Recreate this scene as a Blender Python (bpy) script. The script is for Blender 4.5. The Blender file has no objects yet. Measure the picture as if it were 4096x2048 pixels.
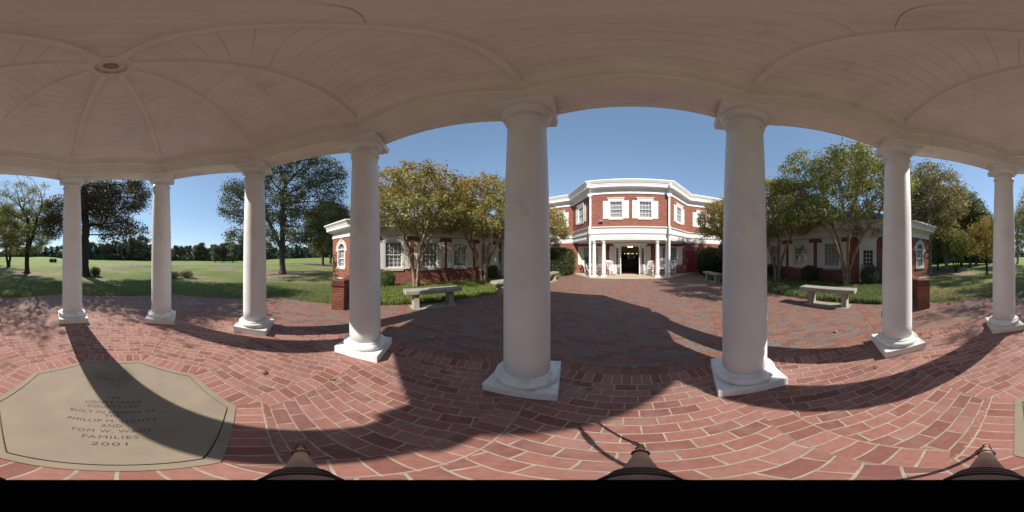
import bpy, bmesh, math, random
import numpy as np
from mathutils import Vector, Matrix
R = math.radians
rng = np.random.default_rng(7)
random.seed(7)
S = bpy.context.scene
COL = S.collection

# ------------------------------------------------------------------ camera
HC = 1.55
DBG = False
CAMX, CAMY, ROT = -0.060, 1.187, 41.93
cam = bpy.data.cameras.new('camera')
camo = bpy.data.objects.new('camera', cam)
COL.objects.link(camo)
S.camera = camo
cam.type = 'PANO'
cam.panorama_type = 'EQUIRECTANGULAR'
cam.clip_start = 0.02
cam.clip_end = 3000
camo.location = (CAMX, CAMY, HC)
camo.rotation_euler = (math.pi / 2, 0, R(ROT))

# ------------------------------------------------------------------ light
SUN_AZ, SUN_EL = 153.7, 37.4
w = bpy.data.worlds.new('World')
S.world = w
w.use_nodes = True
nt = w.node_tree
sky = nt.nodes.new('ShaderNodeTexSky')
sky.sky_type = 'NISHITA'
sky.sun_disc = False
sky.sun_elevation = R(SUN_EL)
sky.sun_rotation = R(SUN_AZ)
sky.air_density = 1.0
sky.dust_density = 0.1
sky.ozone_density = 2.0
gam = nt.nodes.new('ShaderNodeGamma')
gam.inputs[1].default_value = 0.55
nt.links.new(sky.outputs[0], gam.inputs[0])
tint = nt.nodes.new('ShaderNodeMix')
tint.data_type = 'RGBA'
tint.blend_type = 'MULTIPLY'
tint.inputs[0].default_value = 1.0
tint.inputs[7].default_value = (0.72, 0.87, 1.02, 1)
nt.links.new(gam.outputs[0], tint.inputs[6])
nt.links.new(tint.outputs[2], nt.nodes['Background'].inputs[0])
nt.nodes['Background'].inputs[1].default_value = 0.118
sl = bpy.data.lights.new('sun', 'SUN')
sl.energy = 2.45
sl.angle = R(0.53)
sl.color = (1.0, 0.93, 0.84)
so = bpy.data.objects.new('sun', sl)
COL.objects.link(so)
sd = Vector((-math.sin(R(SUN_AZ)) * math.cos(R(SUN_EL)), -math.cos(R(SUN_AZ)) * math.cos(R(SUN_EL)), -math.sin(R(SUN_EL))))
so.rotation_euler = sd.to_track_quat('-Z', 'Y').to_euler()
so.location = (20, -40, 30)
S.view_settings.view_transform = 'Standard'
S.view_settings.look = 'None'
S.view_settings.exposure = 1.45
S.view_settings.gamma = 1.0
S.cycles.max_bounces = 10
S.cycles.diffuse_bounces = 6
S.cycles.transparent_max_bounces = 16
S.cycles.use_denoising = True


def dirpx(px):
    """world azimuth (radians) of a column of the 4096 px panorama"""
    return R((px - 2048) / 4096 * 360 - ROT)


def at(px, d):
    a = dirpx(px)
    return CAMX + d * math.sin(a), CAMY + d * math.cos(a)


# ------------------------------------------------------------------ materials
def newmat(name):
    m = bpy.data.materials.new(name)
    m.use_nodes = True
    t = m.node_tree
    return m, t, t.nodes['Principled BSDF']


def nd(t, kind, **kw):
    n = t.nodes.new(kind)
    for k, v in kw.items():
        if k in n.inputs:
            n.inputs[k].default_value = v
        else:
            setattr(n, k, v)
    return n


def ramp(t, stops, interp='LINEAR'):
    n = t.nodes.new('ShaderNodeValToRGB')
    cr = n.color_ramp
    cr.interpolation = interp
    while len(cr.elements) < len(stops):
        cr.elements.new(0.5)
    for e, (p, c) in zip(cr.elements, stops):
        e.position = p
        e.color = (*c, 1) if len(c) == 3 else c
    return n


def mixc(t, fac, a, b, blend='MIX'):
    n = t.nodes.new('ShaderNodeMix')
    n.data_type = 'RGBA'
    n.blend_type = blend
    for s, v in ((n.inputs[0], fac), (n.inputs[6], a), (n.inputs[7], b)):
        if hasattr(v, 'is_linked') or hasattr(v, 'links'):
            t.links.new(v, s)
        elif isinstance(v, (int, float)):
            s.default_value = v
        else:
            s.default_value = (*v, 1)
    return n.outputs[2]


def mat_plain(name, c, rough=0.5, var=0.08, scale=3.0, bump=0.0, bscale=60, spec=0.5, metal=0.0, dirt=None):
    m, t, b = newmat(name)
    tc = nd(t, 'ShaderNodeTexCoord')
    no = nd(t, 'ShaderNodeTexNoise', Scale=scale, Detail=5.0)
    t.links.new(tc.outputs['Object'], no.inputs['Vector'])
    lo = tuple(max(0, x * (1 - var)) for x in c)
    hi = tuple(min(1, x * (1 + var)) for x in c)
    rp = ramp(t, [(0.3, lo), (0.7, hi)])
    t.links.new(no.outputs[0], rp.inputs[0])
    out = rp.outputs[0]
    if dirt:
        n2 = nd(t, 'ShaderNodeTexNoise', Scale=dirt[1], Detail=8.0, Roughness=0.7)
        t.links.new(tc.outputs['Object'], n2.inputs['Vector'])
        r2 = ramp(t, [(dirt[2], (0, 0, 0)), (dirt[2] + 0.16, (1, 1, 1))])
        t.links.new(n2.outputs[0], r2.inputs[0])
        mm = nd(t, 'ShaderNodeMath', operation='MULTIPLY')
        t.links.new(r2.outputs[0], mm.inputs[0])
        mm.inputs[1].default_value = dirt[3]
        out = mixc(t, mm.outputs[0], out, dirt[0])
    t.links.new(out, b.inputs['Base Color'])
    b.inputs['Roughness'].default_value = rough
    b.inputs['Specular IOR Level'].default_value = spec
    b.inputs['Metallic'].default_value = metal
    if bump:
        n3 = nd(t, 'ShaderNodeTexNoise', Scale=bscale, Detail=4.0)
        t.links.new(tc.outputs['Object'], n3.inputs['Vector'])
        bp = nd(t, 'ShaderNodeBump', Strength=bump, Distance=0.01)
        t.links.new(n3.outputs[0], bp.inputs['Height'])
        t.links.new(bp.outputs[0], b.inputs['Normal'])
    return m


def mat_brick(name, cols, mortar, bw, rh, ms, offset=0.5, rough=0.85, bump=0.5, blotch=None, spec=0.25, wash=None):
    m, t, b = newmat(name)
    uv = nd(t, 'ShaderNodeUVMap')
    uv.uv_map = 'UVMap'
    br = nd(t, 'ShaderNodeTexBrick', offset=offset, offset_frequency=2, squash=1.0)
    for k, v in (('Scale', 1.0), ('Brick Width', bw), ('Row Height', rh), ('Mortar Size', ms), ('Mortar Smooth', 0.15), ('Bias', 0.0)):
        br.inputs[k].default_value = v
    br.inputs['Color1'].default_value = (0, 0, 0, 1)
    br.inputs['Color2'].default_value = (1, 1, 1, 1)
    br.inputs['Mortar'].default_value = (0.5, 0.5, 0.5, 1)
    wv = nd(t, 'ShaderNodeTexNoise', Scale=9.0, Detail=3.0)
    t.links.new(uv.outputs[0], wv.inputs['Vector'])
    sub = nd(t, 'ShaderNodeVectorMath', operation='MULTIPLY_ADD')
    sub.inputs[1].default_value = (0.012, 0.012, 0)
    t.links.new(wv.outputs[1], sub.inputs[0])
    t.links.new(uv.outputs[0], sub.inputs[2])
    t.links.new(sub.outputs[0], br.inputs['Vector'])
    n = len(cols)
    rp = ramp(t, [((i + 0.0) / n, c) for i, c in enumerate(cols)], 'CONSTANT')
    t.links.new(br.outputs['Color'], rp.inputs[0])
    n1 = nd(t, 'ShaderNodeTexNoise', Scale=26.0, Detail=6.0, Roughness=0.75)
    t.links.new(uv.outputs[0], n1.inputs['Vector'])
    r1 = ramp(t, [(0.25, (0.72, 0.72, 0.72)), (0.75, (1.25, 1.22, 1.2))])
    t.links.new(n1.outputs[0], r1.inputs[0])
    c1 = mixc(t, 1.0, rp.outputs[0], r1.outputs[0], 'MULTIPLY')
    if wash:
        n4 = nd(t, 'ShaderNodeTexNoise', Scale=wash[1], Detail=5.0, Roughness=0.65)
        t.links.new(uv.outputs[0], n4.inputs['Vector'])
        r4 = ramp(t, [(wash[2], (0, 0, 0)), (wash[2] + 0.25, (wash[3],) * 3)])
        t.links.new(n4.outputs[0], r4.inputs[0])
        c1 = mixc(t, r4.outputs[0], c1, wash[0])
    mn = nd(t, 'ShaderNodeTexNoise', Scale=14.0, Detail=5.0)
    t.links.new(uv.outputs[0], mn.inputs['Vector'])
    mr = ramp(t, [(0.3, tuple(x * 0.7 for x in mortar)), (0.7, tuple(min(1, x * 1.2) for x in mortar))])
    t.links.new(mn.outputs[0], mr.inputs[0])
    c2 = mixc(t, br.outputs['Fac'], c1, mr.outputs[0])
    if blotch:
        tc = nd(t, 'ShaderNodeTexCoord')
        n2 = nd(t, 'ShaderNodeTexNoise', Scale=blotch[1], Detail=6.0, Roughness=0.6)
        t.links.new(tc.outputs['Object'], n2.inputs['Vector'])
        r2 = ramp(t, [(0.4, (0, 0, 0)), (0.72, (blotch[2],) * 3)])
        t.links.new(n2.outputs[0], r2.inputs[0])
        c2 = mixc(t, r2.outputs[0], c2, blotch[0])
    t.links.new(c2, b.inputs['Base Color'])
    b.inputs['Roughness'].default_value = rough
    b.inputs['Specular IOR Level'].default_value = spec
    inv = nd(t, 'ShaderNodeMath', operation='SUBTRACT')
    inv.inputs[0].default_value = 1.0
    t.links.new(br.outputs['Fac'], inv.inputs[1])
    ad = nd(t, 'ShaderNodeMath', operation='MULTIPLY_ADD')
    t.links.new(n1.outputs[0], ad.inputs[0])
    ad.inputs[1].default_value = 0.25
    t.links.new(inv.outputs[0], ad.inputs[2])
    bp = nd(t, 'ShaderNodeBump', Strength=bump, Distance=0.006)
    t.links.new(ad.outputs[0], bp.inputs['Height'])
    t.links.new(bp.outputs[0], b.inputs['Normal'])
    return m


def mat_leaf(name, trans=0.42, rough=0.55):
    m, t, b = newmat(name)
    at_ = nd(t, 'ShaderNodeVertexColor')
    at_.layer_name = 'Col'
    t.links.new(at_.outputs[0], b.inputs['Base Color'])
    b.inputs['Roughness'].default_value = rough
    b.inputs['Specular IOR Level'].default_value = 0.35
    tr = nd(t, 'ShaderNodeBsdfTranslucent')
    t.links.new(at_.outputs[0], tr.inputs[0])
    mx = nd(t, 'ShaderNodeMixShader')
    mx.inputs[0].default_value = trans
    t.links.new(b.outputs[0], mx.inputs[1])
    t.links.new(tr.outputs[0], mx.inputs[2])
    t.links.new(mx.outputs[0], t.nodes['Material Output'].inputs[0])
    return m


def mat_glass(name, tint=0.9):
    m, t, b = newmat(name)
    t.nodes.remove(b)
    lw = nd(t, 'ShaderNodeLayerWeight', Blend=0.5)
    pw = nd(t, 'ShaderNodeMath', operation='POWER')
    t.links.new(lw.outputs['Facing'], pw.inputs[0])
    pw.inputs[1].default_value = 4.0
    fr = nd(t, 'ShaderNodeMath', operation='MULTIPLY_ADD')
    t.links.new(pw.outputs[0], fr.inputs[0])
    fr.inputs[1].default_value = 0.88
    fr.inputs[2].default_value = 0.075
    tr = nd(t, 'ShaderNodeBsdfTransparent')
    tr.inputs[0].default_value = (tint, tint, tint * 1.01, 1)
    gl = nd(t, 'ShaderNodeBsdfGlossy', Roughness=0.01)
    tc = nd(t, 'ShaderNodeTexCoord')
    no = nd(t, 'ShaderNodeTexNoise', Scale=1.6, Detail=1.0)
    t.links.new(tc.outputs['Object'], no.inputs['Vector'])
    bp = nd(t, 'ShaderNodeBump', Strength=0.25, Distance=0.03)
    t.links.new(no.outputs[0], bp.inputs['Height'])
    t.links.new(bp.outputs[0], gl.inputs['Normal'])
    mx = nd(t, 'ShaderNodeMixShader')
    t.links.new(fr.outputs[0], mx.inputs[0])
    t.links.new(tr.outputs[0], mx.inputs[1])
    t.links.new(gl.outputs[0], mx.inputs[2])
    t.links.new(mx.outputs[0], t.nodes['Material Output'].inputs[0])
    return m


def mat_emit(name, c, s):
    m, t, b = newmat(name)
    b.inputs['Base Color'].default_value = (*c, 1)
    b.inputs['Emission Color'].default_value = (*c, 1)
    b.inputs['Emission Strength'].default_value = s
    return m


M = {}
M['column'] = mat_plain('column_paint', (0.80, 0.83, 0.835), 0.5, 0.05, 2.0, 0.12, 60, 0.4, dirt=((0.46, 0.42, 0.36), 2.6, 0.57, 0.45))
M['column_base'] = mat_plain('weathered_column_base', (0.81, 0.825, 0.82), 0.55, 0.06, 3.0, 0.15, 50, 0.35, dirt=((0.40, 0.39, 0.31), 3.5, 0.50, 0.55))
M['ceiling'] = mat_plain('ceiling_paint', (0.82, 0.81, 0.785), 0.6, 0.06, 2.5, 0.08, 60, 0.3, dirt=((0.50, 0.43, 0.36), 2.2, 0.58, 0.4))
M['beam'] = mat_plain('beam_paint', (0.83, 0.82, 0.78), 0.55, 0.05, 2.5, 0.08, 60, 0.3, dirt=((0.46, 0.39, 0.31), 3.5, 0.58, 0.45))
M['trim'] = mat_plain('white_trim_paint', (0.74, 0.735, 0.72), 0.5, 0.03, 2.0)
M['shutter'] = mat_plain('cream_shutter_paint', (0.74, 0.72, 0.65), 0.55, 0.04, 2.0)
M['sill'] = mat_plain('limestone', (0.52, 0.48, 0.39), 0.8, 0.1, 6.0, 0.2, 80)
M['concrete'] = mat_plain('bench_concrete', (0.35, 0.325, 0.265), 0.9, 0.14, 5.0, 0.35, 70, 0.2, dirt=((0.22, 0.21, 0.18), 4.0, 0.56, 0.5))
M['slab'] = mat_plain('porch_concrete', (0.50, 0.42, 0.31), 0.9, 0.10, 2.0, 0.2, 60, 0.2)
M['medallion'] = mat_plain('medallion_stone', (0.285, 0.236, 0.178), 0.85, 0.10, 3.5, 0.15, 90, 0.2, dirt=((0.24, 0.196, 0.147), 1.5, 0.55, 0.5))
M['cut_shade'] = mat_plain('recess_shade', (0.085, 0.068, 0.052), 0.9, 0.1)  # dark colour stands in for shade inside the cut letters
M['faint_cut_shade'] = mat_plain('shallow_cut_shade', (0.15, 0.122, 0.094), 0.9, 0.1)  # fainter tone painted for the shade of shallow cuts
M['roof'] = mat_plain('grey_shingles', (0.20, 0.19, 0.19), 0.9, 0.25, 9.0, 0.4, 30)
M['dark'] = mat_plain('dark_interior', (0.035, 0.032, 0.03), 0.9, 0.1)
M['blind'] = mat_plain('blind_slats', (0.62, 0.62, 0.60), 0.6, 0.03)
M['glass'] = mat_glass('window_glass')
M['reddoor'] = mat_plain('red_door_paint', (0.30, 0.030, 0.035), 0.45, 0.08, 3.0)
M['black'] = mat_plain('black_metal', (0.012, 0.012, 0.013), 0.45, 0.1)
M['tripod_black'] = mat_plain('matte_black', (0.0025, 0.0022, 0.0025), 0.9, 0.1, spec=0.02)
M['tripod_leg'] = mat_plain('tripod_tube', (0.42, 0.29, 0.23), 0.45, 0.08, 3.0)
M['lock'] = mat_plain('tripod_lock_rubber', (0.012, 0.009, 0.012), 0.5, 0.1)
M['chair'] = mat_plain('white_chair_paint', (0.80, 0.80, 0.79), 0.45, 0.03)
M['bark'] = mat_plain('oak_bark', (0.10, 0.083, 0.068), 0.95, 0.35, 9.0, 0.8, 22, 0.1)
M['bark_dark'] = mat_plain('dark_bark', (0.055, 0.046, 0.038), 0.95, 0.35, 9.0, 0.8, 22, 0.1)
M['bark_crape'] = mat_plain('smooth_mottled_bark', (0.27, 0.185, 0.13), 0.75, 0.3, 5.0, 0.25, 20, 0.2, dirt=((0.14, 0.085, 0.06), 4.0, 0.5, 0.7))
M['bark_white'] = mat_plain('pale_bark', (0.30, 0.28, 0.25), 0.9, 0.3, 6.0, 0.4, 20, 0.2)
M['leaf'] = mat_leaf('foliage')
M['needle'] = mat_leaf('dense_foliage', 0.2)
M['mulch'] = mat_plain('mulch', (0.10, 0.062, 0.045), 0.95, 0.4, 14.0, 0.8, 40, 0.1)
M['soil'] = mat_plain('bed_soil', (0.085, 0.075, 0.035), 0.95, 0.4, 10.0, 0.8, 40, 0.1)
M['dirt'] = mat_plain('bare_ground', (0.26, 0.205, 0.15), 0.95, 0.3, 5.0, 0.6, 30, 0.1)
M['brass'] = mat_plain('aged_brass', (0.22, 0.15, 0.06), 0.4, 0.2, 8.0, metal=0.9)
M['grey'] = mat_plain('grey_metal', (0.30, 0.30, 0.30), 0.5, 0.08)
M['wood'] = mat_plain('dark_wood', (0.06, 0.033, 0.02), 0.35, 0.3, 6.0)
M['beige'] = mat_plain('interior_beige', (0.50, 0.40, 0.28), 0.8, 0.05)
M['asphalt'] = mat_plain('cart_path', (0.24, 0.23, 0.21), 0.95, 0.12, 4.0)
M['pile'] = mat_plain('fallen_leaf', (0.33, 0.20, 0.09), 0.9, 0.5, 40.0)
M['redcarpet'] = mat_plain('door_mat', (0.16, 0.02, 0.025), 0.95, 0.1)
M['lampglass'] = mat_glass('lantern_glass', 0.8)
M['canmetal'] = mat_plain('can_metal', (0.13, 0.085, 0.07), 0.35, 0.1, metal=0.7)
M['bulb'] = mat_plain('frosted_bulb', (0.40, 0.31, 0.26), 0.3, 0.05)
RED = [(0.285, 0.122, 0.100), (0.32, 0.148, 0.124), (0.25, 0.102, 0.084), (0.345, 0.170, 0.145), (0.30, 0.134, 0.112), (0.225, 0.092, 0.078), (0.33, 0.155, 0.128)]
MIX = [(0.235, 0.112, 0.084), (0.195, 0.155, 0.135), (0.265, 0.130, 0.098), (0.275, 0.145, 0.112), (0.21, 0.165, 0.145), (0.205, 0.105, 0.082), (0.165, 0.148, 0.14), (0.245, 0.13, 0.102)]
M['floor_bond'] = mat_brick('gazebo_brick', RED, (0.42, 0.375, 0.29), 0.207, 0.105, 0.0056, 0.5, blotch=((0.19, 0.11, 0.09), 1.1, 0.5), wash=((0.43, 0.28, 0.245), 2.2, 0.48, 0.7))
M['floor_soldier'] = mat_brick('gazebo_soldier_brick', RED, (0.40, 0.355, 0.275), 0.21, 0.098, 0.0056, 0.0, blotch=((0.36, 0.19, 0.15), 1.6, 0.35))
M['court_bond'] = mat_brick('courtyard_brick', MIX, (0.10, 0.075, 0.055), 0.206, 0.104, 0.0035, 0.5, blotch=((0.24, 0.12, 0.085), 0.5, 0.4))
M['court_soldier'] = mat_brick('courtyard_soldier_brick', [MIX[0], MIX[2], MIX[5], MIX[3]], (0.09, 0.07, 0.055), 0.21, 0.1, 0.0035, 0.0)
WALLC = [(0.225, 0.066, 0.044), (0.26, 0.080, 0.053), (0.19, 0.054, 0.037), (0.235, 0.072, 0.048), (0.275, 0.092, 0.062)]
M['wall'] = mat_brick('wall_brick', WALLC, (0.33, 0.23, 0.185), 0.205, 0.0677, 0.0052, 0.5, bump=0.4)
M['wall_soldier'] = mat_brick('wall_soldier_brick', WALLC, (0.40, 0.31, 0.26), 0.0677, 0.23, 0.0052, 0.0, bump=0.4)
M['pier'] = mat_brick('pier_brick', [(0.22, 0.058, 0.036), (0.26, 0.075, 0.045), (0.19, 0.048, 0.032), (0.29, 0.09, 0.055)], (0.30, 0.24, 0.20), 0.205, 0.072, 0.005, 0.5, bump=0.5, blotch=((0.07, 0.045, 0.035), 3.0, 0.6))
M['pier_cap'] = mat_brick('pier_cap_brick', [(0.20, 0.05, 0.035), (0.25, 0.07, 0.045), (0.17, 0.042, 0.03)], (0.16, 0.11, 0.09), 0.075, 0.21, 0.005, 0.0, bump=0.5, blotch=((0.06, 0.04, 0.035), 3.0, 0.6))


# ------------------------------------------------------------------ mesh builder
class MB:
    def __init__(s):
        s.v, s.f, s.uv, s.mi, s.smooth = [], [], [], [], []

    def face(s, pts, uvs=None, mi=0, smooth=False):
        i = len(s.v)
        s.v += [tuple(p) for p in pts]
        s.f.append(tuple(range(i, i + len(pts))))
        s.uv.append(uvs)
        s.mi.append(mi)
        s.smooth.append(smooth)

    def mesh(s, verts, faces, mi=0, smooth=False):
        i = len(s.v)
        s.v += [tuple(p) for p in verts]
        for f in faces:
            s.f.append(tuple(i + k for k in f))
            s.uv.append(None)
            s.mi.append(mi)
            s.smooth.append(smooth)

    def box(s, x0, x1, y0, y1, z0, z1, T=None, mi=0):
        c = [(x, y, z) for z in (z0, z1) for y in (y0, y1) for x in (x0, x1)]
        if T:
            c = [T(*p) for p in c]
        s.mesh(c, [(0, 2, 3, 1), (4, 5, 7, 6), (0, 1, 5, 4), (2, 6, 7, 3), (0, 4, 6, 2), (1, 3, 7, 5)], mi)

    def frustum(s, hx0, hy0, z0, hx1, hy1, z1, c=(0, 0), T=None, mi=0):
        p = [(c[0] + a * hx, c[1] + b * hy, z) for hx, hy, z in ((hx0, hy0, z0), (hx1, hy1, z1)) for b in (-1, 1) for a in (-1, 1)]
        if T:
            p = [T(*q) for q in p]
        s.mesh(p, [(0, 2, 3, 1), (4, 5, 7, 6), (0, 1, 5, 4), (2, 6, 7, 3), (0, 4, 6, 2), (1, 3, 7, 5)], mi)

    def lathe(s, prof, n=32, c=(0, 0, 0), rot=0.0, smooth=True, closed=False, mi=0, cap=True):
        vs = []
        for r, z in prof:
            for k in range(n):
                a = rot + 2 * math.pi * k / n
                vs.append((c[0] + r * math.sin(a), c[1] + r * math.cos(a), c[2] + z))
        fs = []
        m = len(prof)
        for i in range(m if closed else m - 1):
            j = (i + 1) % m
            for k in range(n):
                q = (k + 1) % n
                fs.append((i * n + k, j * n + k, j * n + q, i * n + q))
        if cap and not closed:
            fs.append(tuple(range(n)))
            fs.append(tuple((m - 1) * n + k for k in reversed(range(n))))
        s.mesh(vs, fs, mi, smooth)

    def tube(s, pts, rads, n=8, smooth=True, mi=0):
        pts = [Vector(p) for p in pts]
        vs, fs = [], []
        up = None
        for i, p in enumerate(pts):
            d = (pts[min(i + 1, len(pts) - 1)] - pts[max(i - 1, 0)]).normalized()
            if up is None:
                up = d.orthogonal().normalized()
            up = (up - d * up.dot(d))
            up = up.normalized() if up.length > 1e-6 else d.orthogonal().normalized()
            sd_ = d.cross(up)
            r = rads[i] if hasattr(rads, '__len__') else rads
            for k in range(n):
                a = 2 * math.pi * k / n
                vs.append(p + (up * math.cos(a) + sd_ * math.sin(a)) * r)
        for i in range(len(pts) - 1):
            for k in range(n):
                q = (k + 1) % n
                fs.append((i * n + k, i * n + q, (i + 1) * n + q, (i + 1) * n + k))
        fs.append(tuple(reversed(range(n))))
        fs.append(tuple((len(pts) - 1) * n + k for k in range(n)))
        s.mesh(vs, fs, mi, smooth)

    def sphere(s, c, r, n=12, sq=(1, 1, 1), mi=0):
        prof = []
        m = n // 2 + 1
        vs, fs = [], []
        for i in range(m + 1):
            th = math.pi * i / m
            for k in range(n):
                a = 2 * math.pi * k / n
                vs.append((c[0] + r * sq[0] * math.sin(th) * math.cos(a), c[1] + r * sq[1] * math.sin(th) * math.sin(a), c[2] + r * sq[2] * math.cos(th)))
        for i in range(m):
            for k in range(n):
                q = (k + 1) % n
                fs.append((i * n + k, (i + 1) * n + k, (i + 1) * n + q, i * n + q))
        s.mesh(vs, fs, mi, True)

    def sweep(s, path, prof, mi=0, caps=True):
        """profile (out, z) along an open plan polyline; 'out' is to the right of the travel direction"""
        n = len(path)
        P = [Vector(p) for p in path]
        offs = []
        for i in range(n):
            d0 = (P[i] - P[i - 1]).normalized() if i else None
            d1 = (P[i + 1] - P[i]).normalized() if i < n - 1 else None
            n0 = Vector((d0.y, -d0.x)) if d0 else None
            n1 = Vector((d1.y, -d1.x)) if d1 else None
            if n0 and n1:
                b = (n0 + n1).normalized()
                offs.append(b / max(0.2, b.dot(n0)))
            else:
                offs.append(n0 or n1)
        m = len(prof)
        vs = [(P[i].x + offs[i].x * o, P[i].y + offs[i].y * o, z) for i in range(n) for o, z in prof]
        fs = []
        for i in range(n - 1):
            for k in range(m):
                q = (k + 1) % m
                fs.append((i * m + k, i * m + q, (i + 1) * m + q, (i + 1) * m + k))
        if caps:
            fs.append(tuple(range(m)))
            fs.append(tuple((n - 1) * m + k for k in reversed(range(m))))
        s.mesh(vs, fs, mi)

    def build(s, name, mats, parent=None, bevel=0.0):
        me = bpy.data.meshes.new(name)
        me.from_pydata(s.v, [], s.f)
        if not isinstance(mats, (list, tuple)):
            mats = [mats]
        for m in mats:
            me.materials.append(m)
        uvl = me.uv_layers.new(name='UVMap')
        k = 0
        uv = np.zeros((len(me.loops), 2), dtype=np.float32)
        for pi, p in enumerate(me.polygons):
            p.material_index = s.mi[pi]
            p.use_smooth = s.smooth[pi]
            cu = s.uv[pi]
            if cu:
                for q, li in enumerate(p.loop_indices):
                    uv[li] = cu[q]
            else:
                nrm = p.normal
                if abs(nrm.z) > 0.7:
                    for li in p.loop_indices:
                        c = me.vertices[me.loops[li].vertex_index].co
                        uv[li] = (c.x, c.y)
                else:
                    l = math.hypot(nrm.x, nrm.y) or 1
                    tx, ty = -nrm.y / l, nrm.x / l
                    for li in p.loop_indices:
                        c = me.vertices[me.loops[li].vertex_index].co
                        uv[li] = (c.x * tx + c.y * ty, c.z)
        uvl.data.foreach_set('uv', uv.ravel())
        me.update()
        o = bpy.data.objects.new(name, me)
        COL.objects.link(o)
        if bevel:
            bv = o.modifiers.new('bevel', 'BEVEL')
            bv.width = bevel
            bv.segments = 2
            bv.limit_method = 'ANGLE'
            bv.angle_limit = R(35)
        if parent:
            o.parent = parent
        return o


def tag(o, label, cat, group=None):
    o['label'] = label
    o['category'] = cat
    if group:
        o['group'] = group
    return o


def struct(o):
    o['kind'] = 'structure'
    return o


def stuff(o, label=None, cat=None):
    o['kind'] = 'stuff'
    if label:
        o['label'] = label
        o['category'] = cat
    return o


def thing(name, label, cat, loc=(0, 0, 0), rz=0.0, group=None):
    o = bpy.data.objects.new(name, None)
    o.empty_display_size = 0.2
    COL.objects.link(o)
    o.location = loc
    o.rotation_euler = (0, 0, rz)
    return tag(o, label, cat, group)


KIDS = {}


def kids(o):
    return [c for c in COL.objects if c.parent == o]


def dup(root, loc, rz=0.0, scale=None, label=None, group=None):
    r = root.copy()
    COL.objects.link(r)
    r.location = loc
    r.rotation_euler = (0, 0, rz)
    if scale:
        r.scale = (scale,) * 3 if not hasattr(scale, '__len__') else scale
    if label:
        r['label'] = label
    if group:
        r['group'] = group
    if root not in KIDS:
        KIDS[root] = [(c, kids(c)) for c in kids(root)]
    for c, gs in KIDS[root]:
        d = c.copy()
        COL.objects.link(d)
        d.parent = r
        for g in gs:
            e = g.copy()
            COL.objects.link(e)
            e.parent = d
    return r


# ------------------------------------------------------------------ terrain and lawn
FAR = [(-100, 0.9), (0, 1.15), (200, 1.1), (260, 0.3), (420, -0.55), (640, -0.9), (1000, -0.9), (1130, 0.2), (1300, 0.7), (1500, 0.5), (2600, 0.2), (3500, -0.5), (3720, -1.0), (3960, -0.9), (4010, 0.6), (4096, 1.15)]
FPX = np.array([p for p, _ in FAR], float)
FZ = np.array([z for _, z in FAR], float)


def terrain(x, y):
    x = np.asarray(x, float)
    y = np.asarray(y, float)
    dx_, dy_ = x - CAMX, y - CAMY
    r = np.hypot(dx_, dy_)
    px = ((np.degrees(np.arctan2(dx_, dy_)) + ROT) / 360 * 4096 + 2048) % 4096
    zf = np.interp(px, FPX, FZ)
    t = np.clip((r - 15) / 75, 0, 1)
    z = -0.03 + zf * t * t * (3 - 2 * t)
    mx, my = at(540, 24)
    z = z + 0.38 * np.exp(-(((x - mx) / 5.0) ** 2 + ((y - my) / 2.6) ** 2))
    und = 0.10 * np.sin(x * 0.11 + 1.3) * np.sin(y * 0.13 + 0.4) + 0.05 * np.sin(x * 0.31 + y * 0.23)
    z = z + und * np.clip((r - 16) / 25, 0, 1)
    return z


def tz(x, y):
    return float(terrain(x, y))


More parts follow.
